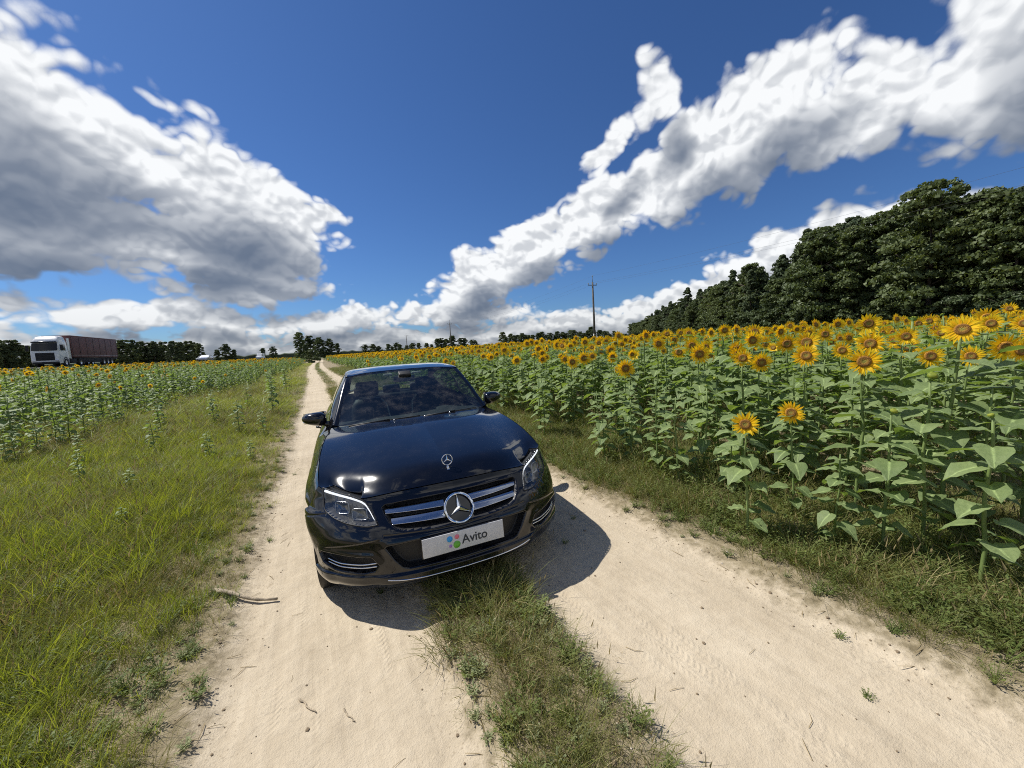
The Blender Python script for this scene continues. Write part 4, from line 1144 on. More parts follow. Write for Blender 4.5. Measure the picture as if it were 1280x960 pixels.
# ------------------------------------------------------------------ where the sunflowers stand
SF = []                         # x, y, height scale, spec, kind (0 none, 1 bud, 2 bloom), yaw
def in_view(x, y, pad=3.0):
    az = math.degrees(math.atan2(x, y)); return -30-pad < az < 84+pad
hand = [ # x, y, height, kind: the plants one can pick out along the edge of the crop
 (2.73, 1.60, .88, 2), (3.24, 1.56, .90, 2), (3.17, .58, 1.02, 1), (3.20, 1.01, .98, 1), (3.55, .92, 1.16, 1), (3.94, .95, 1.46, 2), (4.15, .62, 1.50, 2), (4.75, 1.45, 1.42, 2), (3.75, 1.35, 1.26, 2),
 (3.9, 5.3, 1.20, 2), (3.6, 2.6, .98, 1), (3.35, 3.0, .85, 0), (3.55, 3.6, .95, 0), (4.1, 2.3, 1.22, 2), (4.6, 2.9, 1.28, 2), (4.0, 4.3, 1.10, 2), (3.3, 2.1, .80, 0), (3.0, 1.2, .72, 0), (3.9, 1.9, 1.15, 1)]
r = random.Random(17)
for (x, y, h, k) in hand: SF.append((x, y, h, r.randrange(6), k, r.uniform(0, 6.28)))
def crop(x0f, x1, y0, y1, spacing_fn, side):
    """rows run along the track"""
    x = x0f
    rows_ = []
    while x < x1:
        d0 = x; st = spacing_fn(abs(d0)); rows_.append(x); x += .70*max(1.0, st)
    for x in rows_:
        y = y0
        while y < y1:
            d = math.hypot(x, y); k = spacing_fn(d); y += .34*k*r.uniform(.7, 1.3)
            if r.random() > 1/max(1, k)**.6: continue
            xx = side*(x + r.uniform(-.13, .13)); 
            if in_view(xx, y): yield xx, y, d, k
sp = lambda d: 1.0 if d < 22 else 1.0 + (d-22)/34
for x, y, d, k in crop(3.15, 150, -.3, 190, sp, 1):
    edge = x - 3.15
    hh = 1.46*(1-.36*math.exp(-edge/1.1))*r.uniform(.84, 1.13)
    if edge < 1.5 and r.random() < .55-.25*edge: continue
    if y < 2.4 and edge < .5: continue
    if 2.2 < x < 3.3 and 1 < y < 2: continue
    pr = r.random(); kind = (2 if pr < .86 else 1) if hh > 1.20 else (2 if pr < .10 else (1 if pr < .35 else 0))
    SF.append((x, y, hh, r.randrange(6), kind, r.uniform(0, 6.28)))
left_edge = pchip([0, 6, 9, 12, 17, 28, 50, 400], [6.5, 4.6, 4.2, 4.0, 3.9, 2.7, 2.2, 2.0])
for x, y, d, k in crop(1.7, 60, 2, 190, sp, -1):
    le = float(left_edge(y)); edge = -x - le
    if edge < 0: continue
    if -x > 21 + 0.02*y and y < 400 and -x > (-float(hxs(y)) - 11.5): continue
    hh = 1.50*(1-.55*math.exp(-edge/3.0))*r.uniform(.72, 1.13)
    if r.random() < .62*math.exp(-edge/2.2): continue
    pr = r.random(); kind = (2 if pr < .46 else 1) if hh > 1.30 else (2 if pr < .10 else (1 if pr < .3 else 0))
    SF.append((x, y, hh, r.randrange(6), kind, r.uniform(0, 6.28)))
# young plants come up in the grass on the left
for (x, y, h) in ((-1.52, 9.6, .75), (-1.15, 12.2, .95), (-1.6, 7.4, .50), (-1.05, 9.2, .55), (-2.6, 8.6, .62), (-2.2, 11.0, .7), (-3.0, 10.4, .72), (-1.35, 15, 1.05), (-1.6, 17, 1.1), (-1.0, 7.0, .35), (-2.1, 6.1, .35), (-1.7, 4.7, .28), (-2.9, 7.0, .45), (-3.4, 8.3, .55), (-1.9, 13.8, .85), (-2.6, 13.0, .8), (-1.2, 19, 1.2), (-1.9, 20, 1.15), (-1.5, 23, 1.2), (-3.4, 11.8, .95)):
    SF.append((x, y, h, r.randrange(6), 0, r.uniform(0, 6.28)))
def apparent(p):
    d = Vector((p[0], p[1], p[2]*.5-CAM_H)); z = d.dot(cf); 
    if z < .3: return 0
    u_, v_ = d.dot(cr)/z*CAM_F+640, 480-d.dot(cu)/z*CAM_F
    if not (-30 < u_ < 1310 and v_ < 1100): return 0
    return p[2]/z*(1.15 if p[4] == 2 else 1.0)
SF.sort(key=lambda p: -apparent(p))
NEAR = SF[:300]; FAR = [p for p in SF[300:] if apparent(p) > 0]
def screen(p):
    d = Vector((p[0], p[1], p[2]*.85-CAM_H)); z = max(.3, d.dot(cf)); return d.dot(cr)/z*CAM_F+640, 480-d.dot(cu)/z*CAM_F
def side_words(p, i):
    x, y, h, s_, k, a = p; u_, v_ = screen(p); d = math.hypot(x, y)
    size = 'low' if h < .6 else 'waist-high' if h < 1.0 else 'chest-high' if h < 1.35 else 'tall'
    what = ('leafy sunflower without a bloom', 'sunflower in green bud', 'sunflower in full bloom')[k]
    row = 'outermost row' if (0 < x < 3.6 or (x < 0 and -x < float(left_edge(y))+.8)) else 'second rows' if x < 4.4 and x > 0 else 'inner rows'
    if x < 0 and -x < float(left_edge(y)): row = 'grass'
    spots = ((90, 'at the left picture edge'), (180, 'below the lorry trailer'), (270, 'below the glinting car'), (330, 'left of the track'), (400, 'beside the left track'), (560, 'behind the car roof'), (640, 'right of the car mirror'), (700, 'left of the nearest pole'), (760, 'below the nearest pole'), (830, 'below the end of the wood'), (900, 'left of the two low blooms'), (960, 'above the left low bloom'), (1020, 'above the right low bloom'), (1080, 'right of the two low blooms'), (1140, 'below the tall wood'), (1210, 'left of the largest bloom'), (9999, 'at the right picture edge'))
    spot = next(w for e_, w in spots if u_ < e_)
    return '%s %s, %s, %s' % (size, what, row, spot)
HAND = {(2.73, 1.60): 'waist-high sunflower, left of the two low blooms in front of the crop', (3.24, 1.56): 'waist-high sunflower, right of the two low blooms in front of the crop', (3.17, .58): 'budding sunflower with big low leaves at the bottom right, nearest the camera', (3.20, 1.01): 'budding sunflower with a bare pale stem right of the two low blooms', (3.94, .95): 'tall sunflower with the largest bloom near the right picture edge', (4.15, .62): 'tall sunflower with a bloom cut by the right picture edge', (3.9, 5.3): 'lone tall bloom standing out beyond the car mirror'}
labels_seen = {}
for i, p in enumerate(NEAR):
    x, y, hgt, k, kind, yaw = p
    h, lv, sm, tp = PLANT_SPECS[k]; s_ = hgt/h
    o = empty('sunflower', (x, y, gz(x, y)-.01), (0, 0, yaw)); o.scale = (s_, s_, s_)
    rr = random.Random(i)
    az = FACE_AZ + rr.gauss(0, .30) if kind == 2 else rr.uniform(0, 6.28)
    if i < 60 and kind == 2: az = math.atan2(-x, -y)*.6 + (FACE_AZ-2*math.pi)*.4 + rr.gauss(0, .18)
    tilt = rr.uniform(-.05, .35) if kind == 2 else rr.uniform(.5, 1.2)
    hw_ = rr.uniform(.72, 1.08)*(1.0 if hgt > 1.1 else .72)*(1.08 if kind == 2 else .72)
    if (x, y) in ((2.73, 1.60), (3.24, 1.56)): hw_ = .86 if x < 3 else .74; az = math.atan2(-x, -y); tilt = .15
    lab = side_words(p, i)
    if kind == 2:
        dl = math.atan2(math.sin(az-math.atan2(-x, -y)), math.cos(az-math.atan2(-x, -y)))
        look = ('small' if hw_ < .88 else 'large' if hw_ > 1.04 else 'medium') + ' bloom' + (' turned left' if dl > .28 else ' turned right' if dl < -.28 else ' facing us') + (' and up' if tilt > .24 else '')
        lab = lab.replace(' in full bloom,', ', %s,' % look)
    lab = HAND.get((x, y)) or lab
    tag(o, lab, 'sunflower', 'sunflowers along the edges of the crop' if (x, y) in HAND else 'sunflowers '+lab.split(', ')[-1])
    obj('stem', sm, o)
    boost = 1.0 if s_ > .9 else min(1.5, .9/s_)**.5
    for (li, pos, a, ls, pit) in lv:
        if kind == 0 and pos[2] > .97*h: pass
        if rr.random() < .10: continue
        q = bpy.data.objects.new('leaf', LEAF[li]); col.objects.link(q); q.parent = o; q.location = pos; q.rotation_euler = (pit+rr.uniform(-.1, .1), 0, a); q.scale = (ls*boost,)*3
    if kind:
        hd = HEADS[(i*7) % 5] if kind == 2 else BUD
        e = bpy.data.objects.new('flower_head' if kind == 2 else 'flower_bud', hd[2]); col.objects.link(e); e.parent = o
        qd = Quaternion((0, 0, 1), -yaw) @ head_quat(az, tilt)
        e.rotation_mode = 'QUATERNION'; e.rotation_quaternion = qd; hs = hw_/s_; e.scale = (hs,)*3
        e.location = Vector(tp) + qd @ Vector((0, 0, .052*hs))
        if hd[0]: obj('petals', hd[0], e)
        obj('disc', hd[1], e)
# the rest of the crop
src = [plant_joined(k) for k in range(6)] + [head_joined(h_) for h_ in HEADS] + [head_joined(BUD)]
pts = []; rots = []; scl = []; ids = []
FX = np.array([p[0] for p in FAR]); FY = np.array([p[1] for p in FAR]); FZ = ground_z(FX, FY)
for (x, y, hgt, k, kind, yaw), z0 in zip(FAR, FZ):
    h, lv, sm, tp = PLANT_SPECS[k]; s_ = hgt/h; d = math.hypot(x, y); wide = 1.0 if d < 22 else min(2.2, 1+(d-22)/60)
    pts.append((x, y, z0-.01)); rots.append((0, 0, yaw)); scl.append((s_*wide, s_*wide, s_)); ids.append(k)
    if kind:
        c, s2 = math.cos(yaw), math.sin(yaw); tx, ty, tz = tp[0]*s_*wide, tp[1]*s_*wide, tp[2]*s_
        q = head_quat(FACE_AZ + r.gauss(0, .42), r.uniform(-.1, .4)); hs = r.uniform(.75, 1.08)*(1+(wide-1)*.8)*(.85 if x < 0 else 1)
        w = q @ Vector((0, 0, .052*hs))
        pts.append((x+c*tx-s2*ty+w.x, y+s2*tx+c*ty+w.y, z0+tz+w.z)); rots.append(tuple(q.to_euler())); scl.append((hs,)*3); ids.append(6+r.randrange(5) if kind == 2 else 11)
crop_o = instancer('sunflower_crop', src, pts, rots, scl, ids); tag(crop_o, 'mass of yellow sunflowers filling the fields on both sides of the track', 'sunflowers', kind='stuff')

# ------------------------------------------------------------------ grasses
def blades_mesh(name, seed, n, H, spread, width, lean, m, seed_heads=0.0, flat=0.0, m2=None):
    r_ = random.Random(seed); b = MB()
    for i in range(n):
        a = r_.uniform(0, 6.283); rr = spread*math.sqrt(r_.random()); x0, y0 = rr*math.cos(a), rr*math.sin(a)
        h = H*r_.uniform(.45, 1.1); l = lean*r_.uniform(.3, 1.3)*h; da = a + r_.uniform(-1.2, 1.2); dx, dy = math.cos(da), math.sin(da); w = width*r_.uniform(.6, 1.25)
        fa = r_.uniform(0, 3.14); px, py = math.cos(fa)*w*.5, math.sin(fa)*w*.5
        P = []
        for t, ww in ((0, .8), (.4, 1.0), (.75, .7)):
            cx_, cy_ = x0+dx*l*t**1.8, y0+dy*l*t**1.8; z = h*(t - flat*.5*t*t)
            P += [(cx_-px*ww, cy_-py*ww, z), (cx_+px*ww, cy_+py*ww, z)]
        P.append((x0+dx*l, y0+dy*l, h*(1-flat*.5)))
        b.add(P, [(0, 1, 3, 2), (2, 3, 5, 4), (4, 5, 6)], 0)
        if r_.random() < seed_heads:
            t = Vector(P[-1]); w2 = .003; b.add([t+Vector((-w2, 0, -.02)), t+Vector((w2, 0, -.02)), t+Vector((0, w2, .0)), t+Vector((dx*.02, dy*.02, .045)), t+Vector((0, -w2, .0))], [(0, 1, 3), (0, 3, 2), (4, 3, 1)], 1)
    return mesh(name, b.V, b.F, [m, m2 or m], True, b.MI)
def weed_mesh(name, seed, n, H, lsize, m):
    r_ = random.Random(seed); b = MB()
    for i in range(n):
        a = r_.uniform(0, 6.283); le = r_.uniform(.25, .9); h = H*r_.uniform(.5, 1.1)
        tip = Vector((math.cos(a)*le*H, math.sin(a)*le*H, h)); w = .0018
        b.add([(-w, 0, 0), (w, 0, 0), tip*.6+Vector((w, 0, .03*h)), tip*.6+Vector((-w, 0, .03*h)), tip], [(0, 1, 2, 3), (3, 2, 4)], 0)
        for j in range(5):
            t = .3+.7*j/5; c = tip*t; la = a+r_.uniform(-1.6, 1.6); L = lsize*r_.uniform(.6, 1.2); d = Vector((math.cos(la)*L, math.sin(la)*L, L*r_.uniform(-.2, .6))); s2 = Vector((-d.y, d.x, 0))*.22
            b.add([c, c+d*.5+s2, c+d, c+d*.5-s2], [(0, 1, 2), (0, 2, 3)], 0)
    return mesh(name, b.V, b.F, [m], True)
M_g1 = leaf_mat('fresh_grass', (.172, .228, .038), (.345, .380, .090), .42, .5, (1.35, 1.3, .4), nscale=1.2)
M_g2 = leaf_mat('olive_grass', (.135, .150, .042), (.25, .245, .080), .30, .6, (1.25, 1.2, .5), nscale=2)
M_g3 = leaf_mat('dry_grass', (.28, .225, .105), (.46, .38, .20), .25, .7, (1.2, 1.1, .8), nscale=3)
M_g5 = leaf_mat('pale_weed', (.17, .20, .09), (.30, .33, .17), .25, .6, (1.2, 1.2, .5), nscale=6)
M_g4 = leaf_mat('dark_weed', (.100, .140, .036), (.190, .230, .070), .30, .6, (1.3, 1.3, .4), nscale=4)
GR = [blades_mesh('tuft', 1, 34, .23, .11, .0036, .75, M_g1, .01, .2, M_g3), blades_mesh('tuft', 2, 38, .165, .12, .0031, 1.0, M_g1, .02, .35, M_g3), blades_mesh('tuft', 3, 32, .15, .11, .0031, 1.1, M_g2, .03, .4, M_g3),
      blades_mesh('tuft', 4, 26, .16, .11, .0022, 1.2, M_g3, .05, .4, M_g3), weed_mesh('weed', 5, 20, .11, .026, M_g4), blades_mesh('tuft', 6, 22, .085, .09, .0032, 1.4, M_g2, 0, .6), weed_mesh('weed', 7, 16, .19, .027, M_g4),
      blades_mesh('tuft', 8, 36, .24, .11, .0026, .9, M_g2, .03, .3, M_g3), blades_mesh('tuft', 9, 20, .065, .08, .0028, 1.6, M_g3, 0, .6), weed_mesh('weed', 10, 18, .07, .020, M_g5)]
def scatter(xa, xb, ya, yb, density, rs):
    n = int((xb-xa)*(yb-ya)*density); q = rs.random((n, 2)); return xa+q[:, 0]*(xb-xa), ya+q[:, 1]*(yb-ya)
def view_mask(x, y):
    az = np.degrees(np.arctan2(x, y)); return (az > -38) & (az < 95)
rs = np.random.default_rng(3)
def build_grass(name, label, zones, pick, keep, hscale):
    PX = []; PY = []; DD = []
    for (xa, xb, ya, yb, dn) in zones:
        x, y = scatter(xa, xb, ya, yb, dn, rs); m_ = view_mask(x, y) & keep(x, y); PX.append(x[m_]); PY.append(y[m_])
    x = np.concatenate(PX); y = np.concatenate(PY); z = ground_z(x, y); n = len(x)
    ids_ = pick(x, y, rs); sc_ = hscale(x, y)*rs.uniform(.65, 1.25, n)
    d = np.hypot(x, y); wide = 1+np.clip((d-6)/14, 0, 2.2)
    S_ = np.stack([sc_*wide, sc_*wide, sc_], 1)
    R_ = np.stack([rs.normal(0, .10, n), rs.normal(0, .10, n), rs.uniform(0, 6.28, n)], 1)
    o = instancer(name, GR, np.stack([x, y, z-.006], 1), R_, S_, ids_); tag(o, label, 'grass', kind='stuff')
    print(name, n)
def choose(rs_, n, table):
    k = list(table); w = np.array([table[q] for q in k], float); return rs_.choice(k, n, p=w/w.sum())
def pick_left(x, y, rs_):
    n = len(x); t = -track(x, y); a = choose(rs_, n, {0: 3.2, 1: 6, 2: 3.0, 3: 2.6, 4: 1.6, 7: 1.6, 8: 1.5, 9: 1.2}); e = choose(rs_, n, {5: 4, 4: 3, 2: 2, 8: 2.5, 3: .8, 9: 3})
    mixn = vnoise(x*.9, y*.9, 51)
    a = np.where((mixn > .62) & (rs_.random(n) < .6), choose(rs_, n, {2: 2, 3: 2, 7: 2}), a)
    return np.where(rs_.random(n) > .25+.75*sstep(t, .04, .45), e, a)
def thin_edge(x, y, w=.30):
    t = -track(x, y); return (t > .015) & (rs.random(len(x)) < sstep(t, -.02, w)*(.55+.7*vnoise(x*2.2, y*2.2, 61)))
build_grass('verge_grass', 'bright yellow-green long grass on the verge left of the track', [(-5, -.5, .3, 6.5, 400), (-9, -.5, 6.5, 14, 150), (-14, -.4, 14, 32, 32), (-12, -.4, 32, 100, 6)], pick_left,
            lambda x, y: (x < road_dx(y)+e_ll(y)+.1) & thin_edge(x, y, .22), lambda x, y: .55+.55*sstep(-track(x, y), .1, 1.0)*(.6+.8*vnoise(x*.7, y*.7, 71)) + .25*sstep(y, 8, 14))
def pick_mid(x, y, rs_):
    n = len(x); c = np.minimum(x-e_lr(y), e_rl(y)-x); a = choose(rs_, n, {7: 3.4, 2: 3, 3: 3.6, 4: 2, 1: .6, 8: 2, 9: 2.5}); e = choose(rs_, n, {5: 3, 2: 1.5, 8: 3, 4: 2, 9: 4}); return np.where(c > .10, a, e)
build_grass('median_grass', 'dry olive grass strip between the two wheel tracks', [(.35, 1.25, -.1, 6.5, 620), (.3, 1.2, 6.5, 20, 190), (-.3, 1.4, 20, 100, 22)], pick_mid,
            lambda x, y: (x > road_dx(y)+.25) & (x < road_dx(y)+1.3) & thin_edge(x, y, .08), lambda x, y: .52+.30*vnoise(x*2, y*2, 72)+.22*np.exp(-((y-2.0)/.45)**2))
def pick_right(x, y, rs_):
    n = len(x); t = -track(x, y); a = choose(rs_, n, {7: 4, 2: 3, 3: 3.0, 4: 3, 6: 2.5, 1: .8, 9: 2}); e = choose(rs_, n, {5: 4, 2: 2, 3: 1.5, 8: 2, 4: 2, 9: 2}); return np.where(rs_.random(n) > sstep(t, .05, .35), e, a)
build_grass('field_edge_grass', 'olive weeds and grass along the edge of the sunflower crop', [(2.1, 4.6, -.4, 6.5, 420), (1.6, 6, 6.5, 16, 110), (1.4, 5, 16, 50, 26), (4.6, 9, -.3, 6.5, 60)], pick_right,
            lambda x, y: (x > road_dx(y)+e_rr(y)-.1) & thin_edge(x, y, .30), lambda x, y: .60+.50*sstep(-track(x, y), .1, .7)*(.5+.8*vnoise(x*.9, y*.9, 73)))
# single tufts that come up inside the tracks
def pick_any(x, y, rs_): return choose(rs_, len(x), {5: 3, 4: 2, 8: 4})
build_grass('track_weeds', 'thin scattered weeds sprouting in the sandy wheel tracks', [(-.5, 2.3, .2, 9, 9)], pick_any,
            lambda x, y: (track(x, y) > .0) & (rs.random(len(x)) < .25+.75*sstep(-np.abs(track(x, y)), -.22, 0)), lambda x, y: .35+.25*vnoise(x*3, y*3, 5))
# crumbs of earth and straw on the sand
peb = []
for k in range(4):
    bm = bmesh.new(); bmesh.ops.create_icosphere(bm, subdivisions=1, radius=1); rr = random.Random(k)
    for v in bm.verts: v.co *= rr.uniform(.7, 1.2); v.co.z *= .6
    me_ = bpy.data.meshes.new('crumb'); bm.to_mesh(me_); bm.free(); me_.materials.append(vmat('earth_crumb', (.20, .15, .095), .95, .4, 30) if k < 3 else vmat('pale_stone', (.50, .44, .35), .8, .2, 30)); peb.append(me_)
for k in range(3):
    b = MB(); rr = random.Random(k); b.tube([(-1, 0, .02), (0, rr.uniform(-.2, .2), .10), (1, rr.uniform(-.3, .3), .03)], [.03, .035, .02], 4); peb.append(mesh('straw', b.V, b.F, vmat('straw', (.30, .23, .12), .9, .3, 3)))
x, y = scatter(-.7, 2.6, .2, 7, 170, rs); t = track(x, y); k_ = (t > -.15) & (rs.random(len(x)) < .10+.9*np.exp(-(np.maximum(t, 0)/.09)**2)); x = x[k_]; y = y[k_]; nn_ = len(x)
ids = rs.choice(7, nn_, p=[.24, .24, .22, .08, .08, .07, .07]); sc_ = np.where(ids < 4, rs.uniform(.002, .0065, nn_)*rs.choice([1, 1, 1, 1.8], nn_), rs.uniform(.02, .05, nn_))
o = instancer('earth_crumbs', peb, np.stack([x, y, ground_z(x, y)+.002], 1), np.stack([0*x, 0*x, rs.uniform(0, 6.28, nn_)], 1), sc_, ids); tag(o, 'crumbs of dry earth and straw strewn over the sandy tracks', 'earth crumbs', kind='stuff')
# dry sticks on the sand
def stick(label, p0, p1, rad, bend, seed):
    rr = random.Random(seed); b = MB(); n = 9; P0, P1 = Vector((*p0, 0)), Vector((*p1, 0)); side = (P1-P0).cross(Vector((0, 0, 1))).normalized(); q = []
    for i in range(n):
        t = i/(n-1); c = P0.lerp(P1, t) + side*(bend*math.sin(t*3.1)+rr.uniform(-.004, .004)); q.append((c.x, c.y, gz(c.x, c.y)+rad*1.1+.012*math.sin(t*3.1)*(rad > .006)))
    b.tube(q, [rad*(1-.5*i/(n-1))*rr.uniform(.85, 1.15) for i in range(n)], 7)
    o = b.build('dry_stick', vmat('dry_wood', (.33, .27, .19), .9, .35, 20, bump=.5, bscale=90)); tag(o, label, 'stick', 'dry sticks lying by the track')
    return o
stick('bleached dry stick lying across the left edge of the track', (-.76, 3.17), (-.36, 2.87), .016, .03, 1)
stick('short dark twig lying in the left wheel track', (-.20, 1.96), (-.13, 1.84), .0045, .006, 2)
stick('thin pale twig near the middle of the left wheel track', (-.02, 1.79), (.02, 1.70), .0035, .004, 3)

# ------------------------------------------------------------------ trees
M_bark = vmat('bark', (.070, .055, .042), .95, .4, 4, bump=.6, bscale=20)
M_tl1 = leaf_mat('oak_foliage', (.062, .090, .034), (.135, .168, .066), .25, .55, (1.3, 1.3, .5), nscale=.45)
M_tl2 = leaf_mat('pine_foliage', (.052, .078, .038), (.110, .142, .068), .18, .6, (1.2, 1.2, .6), nscale=.5)
M_tl3 = leaf_mat('field_tree_foliage', (.050, .074, .034), (.105, .135, .058), .22, .55, (1.3, 1.3, .5), nscale=.5)
def crown_mesh(seed, H, W, nclump, nleaf, lsize, shape, m, low=.06):
    rg = np.random.default_rng(seed); C = []; Rr = []
    while len(C) < nclump:
        t = rg.random(); z = H*(low+(1-low)*t)
        if shape == 'round': w = W*.5*math.sin(math.pi*min(1, .16+.80*t))**.55*(1-.15*t)
        elif shape == 'cone': w = W*.5*(1-t)**.75*(1 if t > .08 else .6)+.15
        else: w = W*.5*(.82+.18*math.sin(t*7+seed))*(1-.75*t**2.2)
        a = rg.random()*6.283; rr = w*math.sqrt(rg.random())*.95; lump = 1+.22*math.sin(3*a+seed)+.12*math.sin(5*a+2*t*6)
        C.append((rr*lump*math.cos(a), rr*lump*math.sin(a), z)); Rr.append(rg.uniform(.35, .95)*(W/7.)*(.55 if shape == 'cone' and t > .6 else 1-.35*max(0, t-.6)))
    C = np.array(C); Rr = np.array(Rr); C[:, 2] = np.minimum(C[:, 2], H-Rr*.55)
    k = rg.integers(0, nclump, nleaf); d = rg.normal(size=(nleaf, 3)); d /= np.linalg.norm(d, axis=1)[:, None]; d[:, 2] = np.abs(d[:, 2])*.7-.25*(rg.random(nleaf) < .5)
    p = C[k] + d*(Rr[k]*rg.uniform(.55, 1.08, nleaf))[:, None]
    p[:, 2] = np.maximum(p[:, 2], .15)
    nrm = d + rg.normal(scale=.7, size=(nleaf, 3)); nrm /= np.linalg.norm(nrm, axis=1)[:, None]
    t1 = np.cross(nrm, rg.normal(size=(nleaf, 3))); t1 /= np.linalg.norm(t1, axis=1)[:, None]+1e-9; t2 = np.cross(nrm, t1)
    s = lsize*rg.uniform(.6, 1.3, nleaf)[:, None]
    quad = np.stack([p-t1*s*.5-t2*s*.2, p+t2*s*.10-t1*s*.05-t2*s*.55, p+t1*s*.6, p+t2*s*.55], 1).reshape(-1, 3)
    me_ = bpy.data.meshes.new('crown'); me_.vertices.add(len(quad)); me_.vertices.foreach_set('co', quad.astype(np.float32).ravel())
    me_.loops.add(nleaf*4); me_.loops.foreach_set('vertex_index', np.arange(nleaf*4, dtype=np.int32)); me_.polygons.add(nleaf)
    me_.polygons.foreach_set('loop_start', np.arange(0, nleaf*4, 4, dtype=np.int32)); me_.polygons.foreach_set('loop_total', np.full(nleaf, 4, dtype=np.int32)); me_.update(calc_edges=True); me_.materials.append(m)
    tr = MB(); rr = random.Random(seed); n = 8; hh = H*.86; q = []
    ox = oy = 0
    for i in range(n+1):
        q.append((ox, oy, hh*i/n-.3*(i == 0))); ox += rr.uniform(-.12, .12); oy += rr.uniform(-.12, .12)
    r0_ = H*.018; tr.tube(q, [r0_*(1-.85*i/n) for i in range(n+1)], 8)
    for j in range(9):
        i = rr.randrange(2, n); a = rr.uniform(0, 6.28); L = W*.36*rr.uniform(.6, 1.1); s_ = Vector(q[i]); e = s_+Vector((math.cos(a)*L, math.sin(a)*L, L*rr.uniform(.2, .8))); tr.tube([s_, s_.lerp(e, .5)+Vector((0, 0, -.05*L)), e], [r0_*.38, r0_*.25, r0_*.08], 5)
    return me_, mesh('trunk', tr.V, tr.F, M_bark)
TREES = [crown_mesh(1, 14, 8.5, 190, 20000, .30, 'round', M_tl1, .03), crown_mesh(2, 15, 8.0, 190, 20000, .30, 'col', M_tl1, .03), crown_mesh(3, 13, 9.0, 200, 20000, .30, 'round', M_tl1, .03), crown_mesh(4, 15.5, 7.0, 170, 17000, .28, 'cone', M_tl2, .03),
         crown_mesh(5, 14.5, 8.0, 190, 20000, .30, 'col', M_tl2, .03), crown_mesh(6, 12, 8.0, 110, 8000, .46, 'round', M_tl3, .08), crown_mesh(7, 11, 7.0, 100, 7500, .46, 'col', M_tl3, .06), crown_mesh(8, 4.2, 5.5, 50, 5000, .28, 'round', M_tl3, .0)]
def tree(kind, x, y, s_, rot, label, group, name='tree', sq=1.0):
    o = empty(name, (x, y, gz(x, y)-.05), (0, 0, rot)); o.scale = (s_*sq, s_*sq, s_); cr_, tk = TREES[kind]
    obj('trunk', tk, o); obj('crown', cr_, o); tag(o, label, 'shrub' if name == 'shrub' else 'tree', group); return o
ORD = 'first second third fourth fifth sixth seventh eighth ninth tenth eleventh twelfth thirteenth fourteenth fifteenth sixteenth seventeenth eighteenth nineteenth twentieth'.split()
ORD += ['twenty-'+w for w in ORD[:9]]
def pix_az(u_):   # compass direction of a picture column at the horizon
    d = cf + cr*((u_-640)/CAM_F); return math.atan2(d.x, d.y)
rt_ = random.Random(4)
# forest wall on the right
wall = np.array([(72, -6), (74, 13), (77, 38), (96, 62), (118, 92), (150, 128), (205, 190), (262, 262)], float); wl = np.r_[0, np.cumsum(np.linalg.norm(np.diff(wall, axis=0), axis=1))]
s_ = 0.0; ci_ = 0
while s_ < wl[-1]:
    for row in range(4):
        x = np.interp(s_, wl, wall[:, 0]); y = np.interp(s_, wl, wall[:, 1]); i = min(len(wall)-2, int(np.searchsorted(wl, s_, 'right'))-1); t = wall[i+1]-wall[i]; t /= np.linalg.norm(t); nx, ny = t[1], -t[0]
        off = (row*5.5 if row < 2 else -3.2 if row == 2 else 11.0)+rt_.uniform(-1.6, 1.6); x += nx*off + t[0]*rt_.uniform(-1, 1); y += ny*off + t[1]*rt_.uniform(-1, 1)
        k = rt_.choice([0, 0, 1, 1, 2, 3, 4, 4]) if row == 0 else rt_.choice([1, 3, 3, 4, 0]); az = math.degrees(math.atan2(x, y))
        if az > 84: continue
        if row == 2:
            tree(7, x, y, rt_.uniform(.75, 1.35), rt_.uniform(0, 6.28), 'low shrub at the foot of the wood, %s' % ('near the right picture edge' if az > 72 else 'below its tallest trees' if az > 60 else 'towards its left end'), 'shrubs at the foot of the wood', 'shrub'); continue
        sc_ = rt_.uniform(.72, 1.12)*(1.06 if row else 1.0)*(1.06 + .20*float(sstep(np.array(az), 60, 76)))
        where = 'near the right edge' if az > 72 else 'tallest stretch' if az > 60 else 'middle stretch' if az > 52 else 'far left end'
        kind = ('rounded dark green broadleaf tree', 'tall irregular broadleaf tree', 'broad spreading broadleaf tree', 'pointed dark conifer', 'tall dark pine')[k]
        tree(k, x, y, sc_, rt_.uniform(0, 6.28), '%s, %s row of the wood, %s' % (kind, 'front' if row == 0 else 'second' if row == 1 else 'third', where), 'trees of the wood on the right')
    d = math.hypot(x, y); s_ += 3.8 if d < 130 else 5.5
